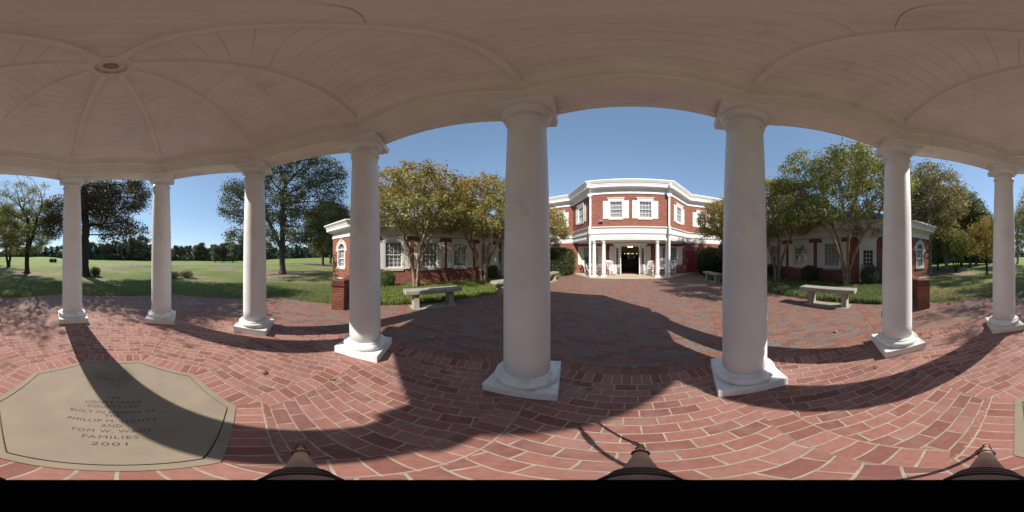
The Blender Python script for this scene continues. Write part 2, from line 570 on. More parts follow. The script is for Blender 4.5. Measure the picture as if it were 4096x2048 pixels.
def build_lawn():
    rr = np.concatenate([[0.0], np.linspace(1.5, 30, 40), np.linspace(32, 130, 50), [160, 220, 320, 500, 900, 1500]])
    na = 180
    vs = [(CAMX, CAMY, -0.035)]
    for r in rr[1:]:
        a = np.arange(na) * 2 * np.pi / na
        x, y = CAMX + r * np.sin(a), CAMY + r * np.cos(a)
        z = terrain(x, y)
        vs += list(zip(x.tolist(), y.tolist(), z.tolist()))
    fs = [(0, 1 + (k + 1) % na, 1 + k) for k in range(na)]
    for i in range(len(rr) - 2):
        for k in range(na):
            q = (k + 1) % na
            fs.append((1 + i * na + k, 1 + i * na + q, 1 + (i + 1) * na + q, 1 + (i + 1) * na + k))
    mb = MB()
    mb.mesh(vs, fs, 0, True)
    m, t, b = newmat('lawn_grass')
    tc = nd(t, 'ShaderNodeTexCoord')
    n1 = nd(t, 'ShaderNodeTexNoise', Scale=0.22, Detail=4.0)
    t.links.new(tc.outputs['Object'], n1.inputs['Vector'])
    r1 = ramp(t, [(0.36, (0.130, 0.175, 0.055)), (0.52, (0.195, 0.215, 0.088)), (0.64, (0.285, 0.240, 0.125))])
    t.links.new(n1.outputs[0], r1.inputs[0])
    n2 = nd(t, 'ShaderNodeTexNoise', Scale=7.0, Detail=8.0, Roughness=0.75)
    t.links.new(tc.outputs['Object'], n2.inputs['Vector'])
    r2 = ramp(t, [(0.3, (0.62, 0.66, 0.6)), (0.7, (1.35, 1.3, 1.3))])
    t.links.new(n2.outputs[0], r2.inputs[0])
    c = mixc(t, 1.0, r1.outputs[0], r2.outputs[0], 'MULTIPLY')
    # fairway: brighter mown strip beyond about 30 m on the golf side
    geo = nd(t, 'ShaderNodeNewGeometry')
    vl = nd(t, 'ShaderNodeVectorMath', operation='LENGTH')
    t.links.new(geo.outputs['Position'], vl.inputs[0])
    n3 = nd(t, 'ShaderNodeTexNoise', Scale=0.05, Detail=3.0)
    t.links.new(tc.outputs['Object'], n3.inputs['Vector'])
    ma = nd(t, 'ShaderNodeMath', operation='MULTIPLY_ADD')
    t.links.new(n3.outputs[0], ma.inputs[0])
    ma.inputs[1].default_value = 30.0
    t.links.new(vl.outputs['Value'], ma.inputs[2])
    r3 = ramp(t, [(0.0, (0, 0, 0)), (0.40, (0, 0, 0)), (0.46, (1, 1, 1)), (1.0, (1, 1, 1))])
    dv = nd(t, 'ShaderNodeMath', operation='DIVIDE')
    t.links.new(ma.outputs[0], dv.inputs[0])
    dv.inputs[1].default_value = 90.0
    t.links.new(dv.outputs[0], r3.inputs[0])
    n5 = nd(t, 'ShaderNodeTexNoise', Scale=0.12, Detail=4.0)
    t.links.new(tc.outputs['Object'], n5.inputs['Vector'])
    r5 = ramp(t, [(0.4, (0.165, 0.235, 0.055)), (0.62, (0.24, 0.27, 0.095))])
    t.links.new(n5.outputs[0], r5.inputs[0])
    c = mixc(t, r3.outputs[0], c, r5.outputs[0])
    t.links.new(c, b.inputs['Base Color'])
    b.inputs['Roughness'].default_value = 0.95
    b.inputs['Specular IOR Level'].default_value = 0.1
    n4 = nd(t, 'ShaderNodeTexNoise', Scale=30.0, Detail=5.0, Roughness=0.8)
    t.links.new(tc.outputs['Object'], n4.inputs['Vector'])
    bp = nd(t, 'ShaderNodeBump', Strength=0.9, Distance=0.05)
    t.links.new(n4.outputs[0], bp.inputs['Height'])
    t.links.new(bp.outputs[0], b.inputs['Normal'])
    struct(mb.build('lawn', m))


build_lawn()


def ground_patch(name, cx, cy, rx, ry, rot, mat, lift=0.02, seed=0, n=40):
    r_ = random.Random(seed)
    ph = [r_.uniform(0, 6.28) for _ in range(4)]
    mb = MB()
    rings = [0.0, 0.35, 0.7, 0.9, 1.0]
    vs = []
    for q in rings:
        for k in range(n):
            a = 2 * math.pi * k / n
            j = 1 + 0.13 * math.sin(2 * a + ph[0]) + 0.08 * math.sin(3 * a + ph[1]) + 0.06 * math.sin(7 * a + ph[2])
            u, v = rx * q * j * math.cos(a), ry * q * j * math.sin(a)
            x, y = cx + u * math.cos(rot) - v * math.sin(rot), cy + u * math.sin(rot) + v * math.cos(rot)
            vs.append((x, y, tz(x, y) + (lift if q < 0.95 else lift * 0.3)))
    fs = []
    for i in range(len(rings) - 1):
        for k in range(n):
            q = (k + 1) % n
            fs.append((i * n + k, (i + 1) * n + k, (i + 1) * n + q, i * n + q))
    mb.mesh(vs, fs, 0, True)
    return struct(mb.build(name, mat))


# sparse turf on the mound, mulch under the trees, the cart path
m_sparse, t_, b_ = newmat('thin_turf')
tc_ = nd(t_, 'ShaderNodeTexCoord')
n_ = nd(t_, 'ShaderNodeTexNoise', Scale=1.6, Detail=7.0, Roughness=0.7)
t_.links.new(tc_.outputs['Object'], n_.inputs['Vector'])
r_ = ramp(t_, [(0.38, (0.10, 0.115, 0.05)), (0.52, (0.215, 0.165, 0.10)), (0.7, (0.26, 0.20, 0.14))])
t_.links.new(n_.outputs[0], r_.inputs[0])
t_.links.new(r_.outputs[0], b_.inputs['Base Color'])
b_.inputs['Roughness'].default_value = 0.95
x_, y_ = at(540, 24)
ground_patch('bare_mound', x_, y_, 6.0, 3.0, 0.05, m_sparse, 0.03, 1)
x_, y_ = at(900, 22.5)
ground_patch('bare_strip', x_, y_, 5.2, 1.3, 1.0, m_sparse, 0.03, 2)
for i, (px, d, rx, ry, rot) in enumerate([(342, 13, 1.3, 0.9, 0.2), (109, 14.6, 1.2, 1.6, 0.4), (1130, 13.7, 2.4, 2.2, 0.7), (1300, 27, 4.5, 2.2, 1.2), (3718, 14.3, 1.4, 1.2, 0), (3825, 15, 1.8, 1.4, 0.3), (720, 11.2, 2.0, 0.55, -0.1)]):
    x_, y_ = at(px, d)
    ground_patch('bare_ground', x_, y_, rx, ry, rot, M['mulch'] if i in (0, 3) else M['dirt'], 0.025, 10 + i)


def strip(name, pts, width, mat, lift):
    mb = MB()
    vs = []
    n = len(pts)
    for i, p in enumerate(pts):
        d = Vector(pts[min(i + 1, n - 1)]) - Vector(pts[max(0, i - 1)])
        d.normalize()
        for s_ in (-1, 1):
            x, y = p[0] - d.y * s_ * width / 2, p[1] + d.x * s_ * width / 2
            vs.append((x, y, tz(x, y) + lift))
    mb.mesh(vs, [(2 * i, 2 * i + 1, 2 * i + 3, 2 * i + 2) for i in range(n - 1)])
    return struct(mb.build(name, mat))


strip('cart_path', [at(560 + 40 * i, 29 + 1.2 * math.sin(i * 0.4) + 0.02 * i * i) for i in range(22)], 2.2, M['asphalt'], 0.05)
strip('far_road', [at(3640 + 30 * i, 58 + 0.3 * i) for i in range(14)], 5.0, M['asphalt'], 0.12)

# ------------------------------------------------------------------ paved floors
C8 = math.cos(math.pi / 8)


def octv(ap, k, c=(0, 0)):
    a = R(22.5 + 45 * k)
    return Vector((c[0] + ap / C8 * math.sin(a), c[1] + ap / C8 * math.cos(a)))


def octa_frames():
    for k in range(8):       # sector between vertex k-1 and k
        a = R(45 * k)
        n = Vector((math.sin(a), math.cos(a)))
        t = Vector((n.y, -n.x))
        yield k, n, t


def ring_sector(mb, c0, a0, c1, a1, z, mi, soldier=False, z1=None):
    for k, n, t in octa_frames():
        p = [octv(a0, k - 1, c0), octv(a0, k, c0), octv(a1, k, c1), octv(a1, k - 1, c1)]
        if soldier:
            uvs = [((q - Vector(c0)).dot(n) - a0, (q).dot(t) + 0.049) for q in p]
        else:
            uvs = [(q.dot(t), q.dot(n)) for q in p]
        mb.face([(q.x, q.y, z) for q in p], uvs, mi)


SC = (0, -0.04)          # the stone sits a little south of centre
SA = 0.83
mb = MB()
ring_sector(mb, SC, SA - 0.02, SC, SA + 0.2, 0.0, 1, True)
ring_sector(mb, SC, SA + 0.2, (0, 0), 2.73, 0.0, 0)
ring_sector(mb, (0, 0), 2.73, (0, 0), 2.92, 0.0, 1, True)
for k in range(8):       # soldier strips along the eight corners
    p0, p1 = octv(SA + 0.2, k, SC), octv(2.73, k)
    d = (p1 - p0).normalized()
    s_ = Vector((d.y, -d.x)) * 0.1
    L = (p1 - p0).length
    pts = [p0 - s_, p0 + s_, p1 + s_, p1 - s_]
    mb.face([(q.x, q.y, 0.002) for q in pts], [(-0.006, 0), (0.216, 0), (0.216, L), (-0.006, L)], 1)
for k, n, t in octa_frames():   # low outer edge
    a, b = octv(2.92, k - 1), octv(2.92, k)
    mb.face([(a.x, a.y, -0.03), (b.x, b.y, -0.03), (b.x, b.y, 0), (a.x, a.y, 0)], None, 1)
struct(mb.build('gazebo_floor', [M['floor_bond'], M['floor_soldier']]))

mb = MB()
ZC = -0.016
ring_sector(mb, (0, 0), 2.90, (0, 0), 3.12, ZC, 1, True)
CO = 5.05
for k, n, t in octa_frames():
    p = [octv(3.12, k - 1), octv(3.12, k), octv(CO, k), octv(CO, k - 1)]
    mb.face([(q.x, q.y, ZC) for q in p], [(q.dot(t), q.dot(n)) for q in p], 0)
vN = octv(CO, 0)
vE = octv(CO, 1)
# corners between octagon and the straight courtyard, then the long run to the porch
for sx in (1, -1):
    q = [(sx * vN.x, vN.y), (sx * vE.x, vE.y), (sx * vE.x, vN.y)]
    if sx < 0:
        q = q[::-1]
    mb.face([(a, b, ZC) for a, b in q], [(a, b) for a, b in q], 0)
NY = 15.2
mb.face([(-vE.x, vN.y, ZC), (vE.x, vN.y, ZC), (vE.x, NY, ZC), (-vE.x, NY, ZC)], [(-vE.x, vN.y), (vE.x, vN.y), (vE.x, NY), (-vE.x, NY)], 0)
for k in range(8):
    p0, p1 = octv(3.12, k), octv(CO, k)
    d = (p1 - p0).normalized()
    s_ = Vector((d.y, -d.x)) * 0.11
    L = (p1 - p0).length
    pts = [p0 - s_, p0 + s_, p1 + s_, p1 - s_]
    mb.face([(q.x, q.y, ZC + 0.003) for q in pts], [(-0.004, 0), (0.214, 0), (0.214, L), (-0.004, L)], 1)
mb.face([(-4.7, 8.0, ZC + 0.003), (4.7, 8.0, ZC + 0.003), (4.7, 8.21, ZC + 0.003), (-4.7, 8.21, ZC + 0.003)], [(-0.004, -4.7), (-0.004, 4.7), (0.206, 4.7), (0.206, -4.7)], 1)
struct(mb.build('courtyard_paving', [M['court_bond'], M['court_soldier']]))

# porch slab
mb = MB()
pl = [(-2.95, 12.3), (2.65, 12.3), (4.75, 14.5), (6.0, 14.75), (6.0, 15.3), (-5.6, 15.3), (-5.6, 14.85), (-5.0, 14.6)]
mb.face([(a, b, 0.008) for a, b in pl])
for i in range(len(pl)):
    a, b = pl[i], pl[(i + 1) % len(pl)]
    mb.face([(a[0], a[1], -0.05), (b[0], b[1], -0.05), (b[0], b[1], 0.008), (a[0], a[1], 0.008)])
struct(mb.build('porch_slab', M['slab']))

# planting beds either side
BL = [(-5.13, 0.55), (-5.10, 1.4), (-5.11, 2.6), (-5.10, 4.6), (-5.0, 6.1), (-4.95, 8.0), (-5.0, 10.5), (-5.3, 12.6), (-5.6, 14.0)]
for s_, xw, nm in ((-1, -9.12, 'left'), (1, 9.35, 'right')):
    e = [(x if s_ < 0 else -x, y) for x, y in BL]
    mb = MB()
    edge2 = -8.35 if s_ < 0 else 8.75
    for (x0, y0), (x1, y1) in zip(e[:-1], e[1:]):
        mb.face([(x0, y0, -0.008), (x1, y1, -0.008), (edge2, y1, -0.008), (edge2, y0, -0.008)] if s_ > 0 else [(edge2, y0, -0.008), (edge2, y1, -0.008), (x1, y1, -0.008), (x0, y0, -0.008)])
    struct(mb.build('planting_bed', M['soil']))
    mb = MB()
    mb.face([(edge2, 0.4, -0.004), (xw + s_ * 0.1, 0.4, -0.004), (xw + s_ * 0.1, 15.3, -0.004), (edge2, 15.3, -0.004)])
    struct(mb.build('wall_path' if s_ < 0 else 'mulch_strip', M['court_bond'] if s_ < 0 else M['mulch']))
mb = MB()
for x0, x1 in ((-8.35, -5.0), (5.0, 8.75)):
    mb.face([(x0, 14.0, -0.006), (x1, 14.0, -0.006), (x1, 15.3, -0.006), (x0, 15.3, -0.006)])
struct(mb.build('hedge_bed', M['mulch']))

# pale worn patch in the paving
mb = MB()
pts = []
for k in range(16):
    a = 2 * math.pi * k / 16
    j = 1 + 0.18 * math.sin(2 * a + 1) + 0.1 * math.sin(5 * a)
    pts.append((3.25 + 0.62 * j * math.cos(a) , 9.05 + 0.40 * j * math.sin(a)))
mb.face([(a, b, ZC + 0.012) for a, b in pts])
for i in range(16):
    a, b = pts[i], pts[(i + 1) % 16]
    mb.face([(a[0], a[1], ZC - 0.01), (b[0], b[1], ZC - 0.01), (b[0], b[1], ZC + 0.012), (a[0], a[1], ZC + 0.012)])
tag(mb.build('stone_slab', M['concrete']), 'flat pale stone slab set in the courtyard bricks near the far right bench', 'paving stone')

# ------------------------------------------------------------------ inscribed stone
st = thing('inscribed_stone', 'octagonal tan stone set in the brick floor with carved crest and dedication', 'plaque', (SC[0], SC[1], 0))
mb = MB()


def oct_poly(ap):
    return [octv(ap, k) for k in range(8)]


def oct_ring(mb, a0, a1, z, mi=0):
    for k in range(8):
        p = [octv(a0, k), octv(a0, (k + 1) % 8), octv(a1, (k + 1) % 8), octv(a1, k)]
        mb.face([(q.x, q.y, z) for q in p], None, mi)


mb.face([(q.x, q.y, 0.004) for q in reversed(oct_poly(0.765))])
oct_ring(mb, 0.775, 0.83, 0.004)
for a0, zz0, a1, zz1 in ((0.765, 0.004, 0.767, -0.006), (0.773, -0.006, 0.775, 0.004), (0.83, 0.004, 0.83, -0.03)):
    for k in range(8):
        p, q, r_, s_ = octv(a0, k), octv(a0, (k + 1) % 8), octv(a1, (k + 1) % 8), octv(a1, k)
        mb.face([(p.x, p.y, zz0), (q.x, q.y, zz0), (r_.x, r_.y, zz1), (s_.x, s_.y, zz1)])
oct_ring(mb, 0.767, 0.773, -0.006, 1)  # groove floor also darkened in colour, like shade in the cut
mb.build('slab', [M['medallion'], M['faint_cut_shade']], st)


def carve_text(txt, xc, yc, width, height, parent, mat, name='lettering', z=0.0048):
    """letters of a given overall width and height, read from the north"""
    cu = bpy.data.curves.new(name, 'FONT')
    cu.body = txt
    cu.align_x = 'CENTER'
    cu.align_y = 'CENTER'
    cu.extrude = 0.0003
    cu.space_character = 1.12
    tmp = bpy.data.objects.new('tmp', cu)
    COL.objects.link(tmp)
    dg = bpy.context.evaluated_depsgraph_get()
    me = bpy.data.meshes.new_from_object(tmp.evaluated_get(dg))
    bpy.data.objects.remove(tmp)
    co = np.zeros(len(me.vertices) * 3)
    me.vertices.foreach_get('co', co)
    co = co.reshape(-1, 3)
    lo, hi = co.min(0), co.max(0)
    c = (lo + hi) / 2
    co[:, 0] = (co[:, 0] - c[0]) * width / (hi[0] - lo[0])
    co[:, 1] = (co[:, 1] - c[1]) * height / (hi[1] - lo[1])
    out = np.stack([xc - co[:, 0], yc - co[:, 1], np.full(len(co), z) + co[:, 2]], 1)
    polys = [tuple(p.vertices) for p in me.polygons]
    # group the letters into words: letters lie in x order, words are set apart by wider gaps
    root = list(range(len(out)))

    def find(i):
        while root[i] != i:
            root[i] = root[root[i]]
            i = root[i]
        return i
    for p in polys:
        for q in p[1:]:
            root[find(q)] = find(p[0])
    isl = {}
    for i in range(len(out)):
        isl.setdefault(find(i), []).append(i)
    rows = sorted((out[v, 0].min(), out[v, 0].max(), k) for k, v in isl.items())
    words, end = [], None
    for lo_, hi_, k in rows:
        if end is None or lo_ - end > height * 0.42:
            words.append([])
            end = hi_
        words[-1].append(k)
        end = max(end, hi_)
    for wd in words:
        ks = set(wd)
        idx = [i for i in range(len(out)) if find(i) in ks]
        mp = {i: j for j, i in enumerate(idx)}
        m2 = bpy.data.meshes.new(name)
        m2.from_pydata([tuple(out[i]) for i in idx], [], [tuple(mp[i] for i in p) for p in polys if p[0] in mp])
        m2.materials.append(mat)
        o = bpy.data.objects.new(name, m2)
        COL.objects.link(o)
        o.parent = parent
    bpy.data.meshes.remove(me)


def sy(y):
    return y - SC[1]


TX = -0.017
for txt, y, wd in (('THE', -0.117, 0.107), ('LIGHTY-WADE', -0.041, 0.426), ('COURTYARD', 0.023, 0.371), ('BUILT IN HONOR OF', 0.105, 0.577),
                   ('THE', 0.153, 0.10), ('PHILLIP M. LIGHTY', 0.222, 0.545), ('AND', 0.285, 0.118), ('TOM W. WADE', 0.352, 0.428), ('FAMILIES', 0.425, 0.267), ('2001', 0.503, 0.155)):
    carve_text(txt, TX, sy(y), wd, 0.036, st, M['cut_shade'])
# crest: rays, shield, ribbon
ec = (-0.006, sy(-0.51))
mb = MB()
for k in range(72):
    a = 2 * math.pi * k / 72
    r0, r1 = 0.088, 0.225 - 0.012 * (k % 2)
    if abs(math.cos(a)) > 0.8:
        r0 = 0.13
    c_, s_ = math.sin(a), math.cos(a)
    wx, wy = s_ * 0.0011, -c_ * 0.0011
    ys = 1.02
    mb.face([(ec[0] + c_ * r0 - wx, ec[1] + s_ * r0 * ys - wy, 0.005), (ec[0] + c_ * r0 + wx, ec[1] + s_ * r0 * ys + wy, 0.005), (ec[0] + c_ * r1 + wx, ec[1] + s_ * r1 * ys + wy, 0.005), (ec[0] + c_ * r1 - wx, ec[1] + s_ * r1 * ys - wy, 0.005)])
mb.build('sunburst', M['faint_cut_shade'], st)
sh = [(0, -0.068), (0.022, -0.060), (0.048, -0.066), (0.056, -0.03), (0.05, 0.02), (0.03, 0.062), (0, 0.092), (-0.03, 0.062), (-0.05, 0.02), (-0.056, -0.03), (-0.048, -0.066), (-0.022, -0.060)]
mb = MB()
for s0, s1 in ((1.0, 1.1), (1.2, 1.27)):
    for i in range(len(sh)):
        a, b = sh[i], sh[(i + 1) % len(sh)]
        mb.face([(ec[0] + a[0] * s0, ec[1] + a[1] * s0, 0.0052), (ec[0] + b[0] * s0, ec[1] + b[1] * s0, 0.0052), (ec[0] + b[0] * s1, ec[1] + b[1] * s1, 0.0052), (ec[0] + a[0] * s1, ec[1] + a[1] * s1, 0.0052)])
mb.box(ec[0] - 0.003, ec[0] + 0.003, ec[1] + 0.005, ec[1] + 0.055, 0.0045, 0.0054)
mb.box(ec[0] - 0.010, ec[0] + 0.010, ec[1] + 0.012, ec[1] + 0.017, 0.0045, 0.0056)
for s_ in (-1, 1):      # ribbon and leaf sprays either side
    for i in range(9):
        u = i / 8
        x0 = ec[0] + s_ * (0.05 + 0.125 * u)
        y0 = ec[1] + 0.075 - 0.035 * math.sin(u * 2.6) - 0.01 * u
        mb.box(x0 - 0.006, x0 + 0.006, y0 - 0.006, y0 + 0.004, 0.0045, 0.0053)
    for i in range(4):
        x0 = ec[0] + s_ * (0.075 + 0.016 * i)
        mb.box(x0 - 0.002, x0 + 0.002, ec[1] - 0.045, ec[1] - 0.015 + 0.004 * (i % 2), 0.0045, 0.0053)
    for i in range(6):
        x0 = ec[0] + s_ * (0.012 + 0.009 * i)
        y0 = ec[1] + 0.105 - 0.010 * i
        mb.box(x0 - 0.003, x0 + 0.003, y0 - 0.004, y0 + 0.004, 0.0045, 0.0053)
for i in range(7):
    a = i * 0.9
    mb.box(ec[0] + 0.022 * math.cos(a) - 0.003, ec[0] + 0.022 * math.cos(a) + 0.003, ec[1] - 0.092 + 0.014 * math.sin(a) - 0.002, ec[1] - 0.092 + 0.014 * math.sin(a) + 0.003, 0.0045, 0.0053)
mb.build('shield', M['faint_cut_shade'], st)
carve_text('\u03a0', ec[0] + 0.030, ec[1] - 0.026, 0.020, 0.022, st, M['cut_shade'], 'lettering', 0.0052)
carve_text('K', ec[0], ec[1] - 0.022, 0.022, 0.034, st, M['cut_shade'], 'lettering', 0.0052)
carve_text('A', ec[0] - 0.030, ec[1] - 0.026, 0.020, 0.022, st, M['cut_shade'], 'lettering', 0.0052)

# ------------------------------------------------------------------ gazebo
gz = thing('gazebo', 'white octagonal pavilion with eight columns and a boarded ceiling over brick floor', 'gazebo')
AC = 2.4945
prof = [(2.69, 3.51), (2.665, 3.51), (2.66, 3.53), (2.615, 3.535), (2.60, 3.555), (2.40, 3.555), (2.395, 3.52), (2.30, 3.515), (2.30, 3.765), (2.282, 3.772), (2.274, 3.788), (2.282, 3.803), (2.315, 3.806), (2.315, 3.965),
        (2.292, 3.972), (2.285, 3.99), (2.25, 4.005), (2.205, 4.035), (2.185, 4.06), (2.15, 4.066), (2.15, 4.09), (2.45, 4.14), (2.73, 3.985), (2.77, 3.94), (2.75, 3.90), (2.705, 3.87), (2.705, 3.80), (2.69, 3.79)]
mb = MB()
mb.lathe([(a / C8, z) for a, z in prof], 8, rot=R(22.5), smooth=False, closed=True)
mb.build('entablature', M['beam'], gz)


def zc(a):
    return 4.315 - 0.118 * a


mb = MB()
bwd = 0.1295
a0 = 0.16
edges = []
a = 2.20
while a > 0.18:
    edges.append((max(a - bwd + 0.0035, 0.16), a))
    a -= bwd
for lo, hi in edges:
    for k in range(8):
        p = [octv(lo, k - 1), octv(lo, k), octv(hi, k), octv(hi, k - 1)]
        zz = [zc(lo), zc(lo), zc(hi), zc(hi)]
        mb.face([(q.x, q.y, z) for q, z in zip(p, zz)])
        for e_, s_ in ((lo, 0), (hi, 1)):
            u, v = octv(e_, k - 1), octv(e_, k)
            mb.face([(u.x, u.y, zc(e_)), (v.x, v.y, zc(e_)), (v.x, v.y, zc(e_) + 0.008), (u.x, u.y, zc(e_) + 0.008)])
for k in range(8):
    p = [octv(0.05, k - 1), octv(0.05, k), octv(2.4, k), octv(2.4, k - 1)]
    zz = [zc(0.05) + 0.008] * 2 + [zc(2.4) + 0.008] * 2
    mb.face([(q.x, q.y, z) for q, z in zip(p, zz)])
mb.build('ceiling', M['ceiling'], gz)
for k in range(8):
    d = Vector((math.sin(R(22.5 + 45 * k)), math.cos(R(22.5 + 45 * k))))
    s_ = Vector((d.y, -d.x))
    mb = MB()
    sec = [(-0.055, 0.004), (-0.055, -0.022), (-0.040, -0.026), (-0.030, -0.064), (0.030, -0.064), (0.040, -0.026), (0.055, -0.022), (0.055, 0.004)]
    r0, r1 = 0.17, 2.20 / C8
    vs = []
    for rr_ in (r0, r1):
        for u, h in sec:
            p = d * rr_ + s_ * u
            vs.append((p.x, p.y, zc(rr_ * C8) + h))
    m_ = len(sec)
    mb.mesh(vs, [(i, (i + 1) % m_, m_ + (i + 1) % m_, m_ + i) for i in range(m_)] + [tuple(range(m_)), tuple(range(2 * m_ - 1, m_ - 1, -1))])
    mb.build('rib', M['ceiling'], gz)
mb = MB()
mb.lathe([(0.20 / C8, 4.30), (0.20 / C8, 4.262), (0.175 / C8, 4.252), (0.12, 4.252), (0.12, 4.30)], 8, rot=R(22.5), smooth=False, cap=False)
mb.lathe([(0.15, 4.254), (0.148, 4.238), (0.136, 4.230), (0.124, 4.236), (0.120, 4.254)], 40, cap=False)
rg = mb.build('ceiling_boss', M['beam'], gz)
mb = MB()
mb.lathe([(0.120, 4.245), (0.118, 4.30), (0.116, 4.40), (0.02, 4.41)], 32, cap=False)
mb.build('lamp_can', M['canmetal'], rg)
mb = MB()
mb.sphere((0, 0, 4.335), 0.066, 20, (1, 1, 0.8))
mb.lathe([(0.03, 4.35), (0.03, 4.405)], 16)
mb.build('lamp_bulb', M['bulb'], rg)
# roof outside
mb = MB()
for k in range(8):
    p, q = octv(2.80, k - 1), octv(2.80, k)
    mb.face([(p.x, p.y, 3.99), (q.x, q.y, 3.99), (0, 0, 5.25)])
    mb.face([(p.x, p.y, 3.965), (q.x, q.y, 3.965), (q.x, q.y, 3.99), (p.x, p.y, 3.99)])
    u, v = octv(2.60, k - 1), octv(2.60, k)
    mb.face([(p.x, p.y, 3.965), (q.x, q.y, 3.965), (v.x, v.y, 4.07), (u.x, u.y, 4.07)])
mb.build('roof', M['roof'], gz)


def column_parts(parent, H, rb, rt, half, hp, mat, mat2=None):
    """classical column: shaft (with base rings and necking) > plinth, base, capital ; local z from 0 to H"""
    ha = half * 0.86
    c = []
    mb = MB()
    pr = []
    z0 = hp + 0.115 * half / 0.325
    zn = H - 0.30 * half / 0.325
    n = 14
    for i in range(n + 1):
        u = i / n
        r = rb if u < 0.28 else rb + (rt - rb) * ((u - 0.28) / 0.72) ** 1.5
        pr.append((r, z0 + (zn - z0) * u))
    q = half / 0.325
    pr += [(rt + 0.004 * q, zn), (rt + 0.018 * q, zn + 0.008 * q), (rt + 0.022 * q, zn + 0.02 * q), (rt + 0.016 * q, zn + 0.032 * q), (rt + 0.002 * q, zn + 0.038 * q), (rt, zn + 0.05 * q), (rt, zn + 0.13 * q)]
    mb.lathe(pr, 48)
    shaft = mb.build('column', mat, parent)
    mb = MB()
    mb.box(-half, half, -half, half, 0, hp)
    o = mb.build('plinth', mat2 or mat, shaft, 0.006 * q)
    mb = MB()
    to = half * 0.985
    th = 0.088 * q
    pr = [(rb - 0.01, hp)]
    for i in range(13):
        a = -math.pi / 2 + math.pi * i / 12
        pr.append((to - th / 2 + th / 2 * math.cos(a), hp + th / 2 + th / 2 * math.sin(a)))
    pr += [(rb + 0.034 * q, hp + th), (rb + 0.034 * q, hp + th + 0.010 * q), (rb + 0.028 * q, hp + th + 0.020 * q), (rb + 0.018 * q, hp + th + 0.024 * q), (rb + 0.004 * q, hp + th + 0.03 * q), (rb - 0.01, hp + th + 0.03 * q)]
    mb.lathe(pr, 48, cap=False)
    mb.build('base', mat2 or mat, shaft)
    mb = MB()
    ze = zn + 0.128 * q
    pr = [(rt - 0.01, ze - 0.02), (rt + 0.010 * q, ze), (rt + 0.012 * q, ze + 0.012 * q)]
    re = ha * 0.93
    for i in range(9):
        a = math.pi / 2 * i / 8
        pr.append((rt + 0.012 * q + (re - rt - 0.012 * q) * math.sin(a), ze + 0.014 * q + 0.08 * q * (1 - math.cos(a))))
    pr.append((re - 0.02 * q, ze + 0.1 * q))
    mb.lathe(pr, 48)
    zt = ze + 0.098 * q
    mb.box(-ha, ha, -ha, ha, zt, H - 0.022 * q)
    mb.frustum(ha + 0.006 * q, ha + 0.006 * q, H - 0.022 * q, ha + 0.016 * q, ha + 0.016 * q, H)
    mb.build('capital', mat, shaft)
    return shaft


col0 = None
for k in range(8):
    a = 22.5 + 45 * k
    x, y = 2.70 * math.sin(R(a)), 2.70 * math.cos(R(a))
    if col0 is None:
        col0 = column_parts(gz, 3.515, 0.234, 0.193, 0.325, 0.12, M['column'], M['column_base'])
        o = col0
        ck = kids(col0)
    else:
        o = col0.copy()
        COL.objects.link(o)
        for c_ in ck:
            e = c_.copy()
            COL.objects.link(e)
            e.parent = o
    o.location = (x, y, 0)
    o.rotation_euler = (0, 0, -R(a))

# ------------------------------------------------------------------ camera tripod
tp = thing('tripod', 'black and bronze camera tripod standing on the gazebo bricks', 'tripod', (CAMX, CAMY, 0))
mb = MB()
mb.lathe([(0.030, 1.30), (0.041, 1.302), (0.0425, 1.31), (0.0425, 1.338), (0.041, 1.343)], 40)
mb.build('blackout_head', M['tripod_black'], tp)  # black disc added as the head to blank out the view straight down
mb = MB()
mb.lathe([(0.014, 0.86), (0.014, 1.22), (0.030, 1.225), (0.034, 1.24), (0.034, 1.285), (0.028, 1.305)], 24)
mb.build('centre_column', M['lock'], tp)
for px in (1203, 2562, 3945):
    a = dirpx(px)
    d = Vector((math.sin(a), math.cos(a), 0))
    top = d * 0.052 + Vector((0, 0, 1.265))
    foot = d * 0.668 + Vector((0, 0, 0.004))
    ax = foot - top
    mb = MB()
    mb.tube([top, top + ax * 0.40], [0.0125, 0.0125], 20)
    leg = mb.build('leg', M['tripod_leg'], tp)
    mb = MB()
    mb.tube([top + ax * 0.40, top + ax * 0.68], [0.0108, 0.0108], 16)
    mb.tube([top + ax * 0.68, top + ax * 0.97], [0.009, 0.009], 16)
    mb.build('lower_tube', M['tripod_leg'], leg)
    for u, r_ in ((0.40, 0.0175), (0.68, 0.0155)):
        mb = MB()
        mb.tube([top + ax * (u - 0.03), top + ax * (u - 0.02), top + ax * (u + 0.02), top + ax * (u + 0.03)], [r_ * 0.9, r_, r_, r_ * 0.86], 20)
        mb.build('leg_lock', M['lock'], leg)
    mb = MB()
    mb.tube([top + ax * 0.965, top + ax * 0.975, top + ax * 0.995], [0.013, 0.016, 0.013], 16)
    mb.build('foot', M['lock'], leg)
    mb = MB()
    for i in range(4):
        mb.tube([top + ax * (0.006 + 0.013 * i), top + ax * (0.013 + 0.013 * i)], [0.0158, 0.0158], 20)
    mb.build('collar', M['lock'], leg)

# ------------------------------------------------------------------ the clubhouse
bd = thing('clubhouse', 'red brick building with white trim wrapped around three sides of the courtyard', 'building', (0, 15.1, 0))
BW = Matrix.Translation((0, -15.1, 0))


def bpart(mb, name, mats, parent=None, bevel=0):
    """parts are modelled in world coordinates; shift into the clubhouse's frame"""
    if parent is None:
        mb.v = [(x, y - 15.1, z) for x, y, z in mb.v]
        return mb.build(name, mats, bd, bevel)
    mb.v = [(x, y - 15.1, z) for x, y, z in mb.v]
    return mb.build(name, mats, parent, bevel)


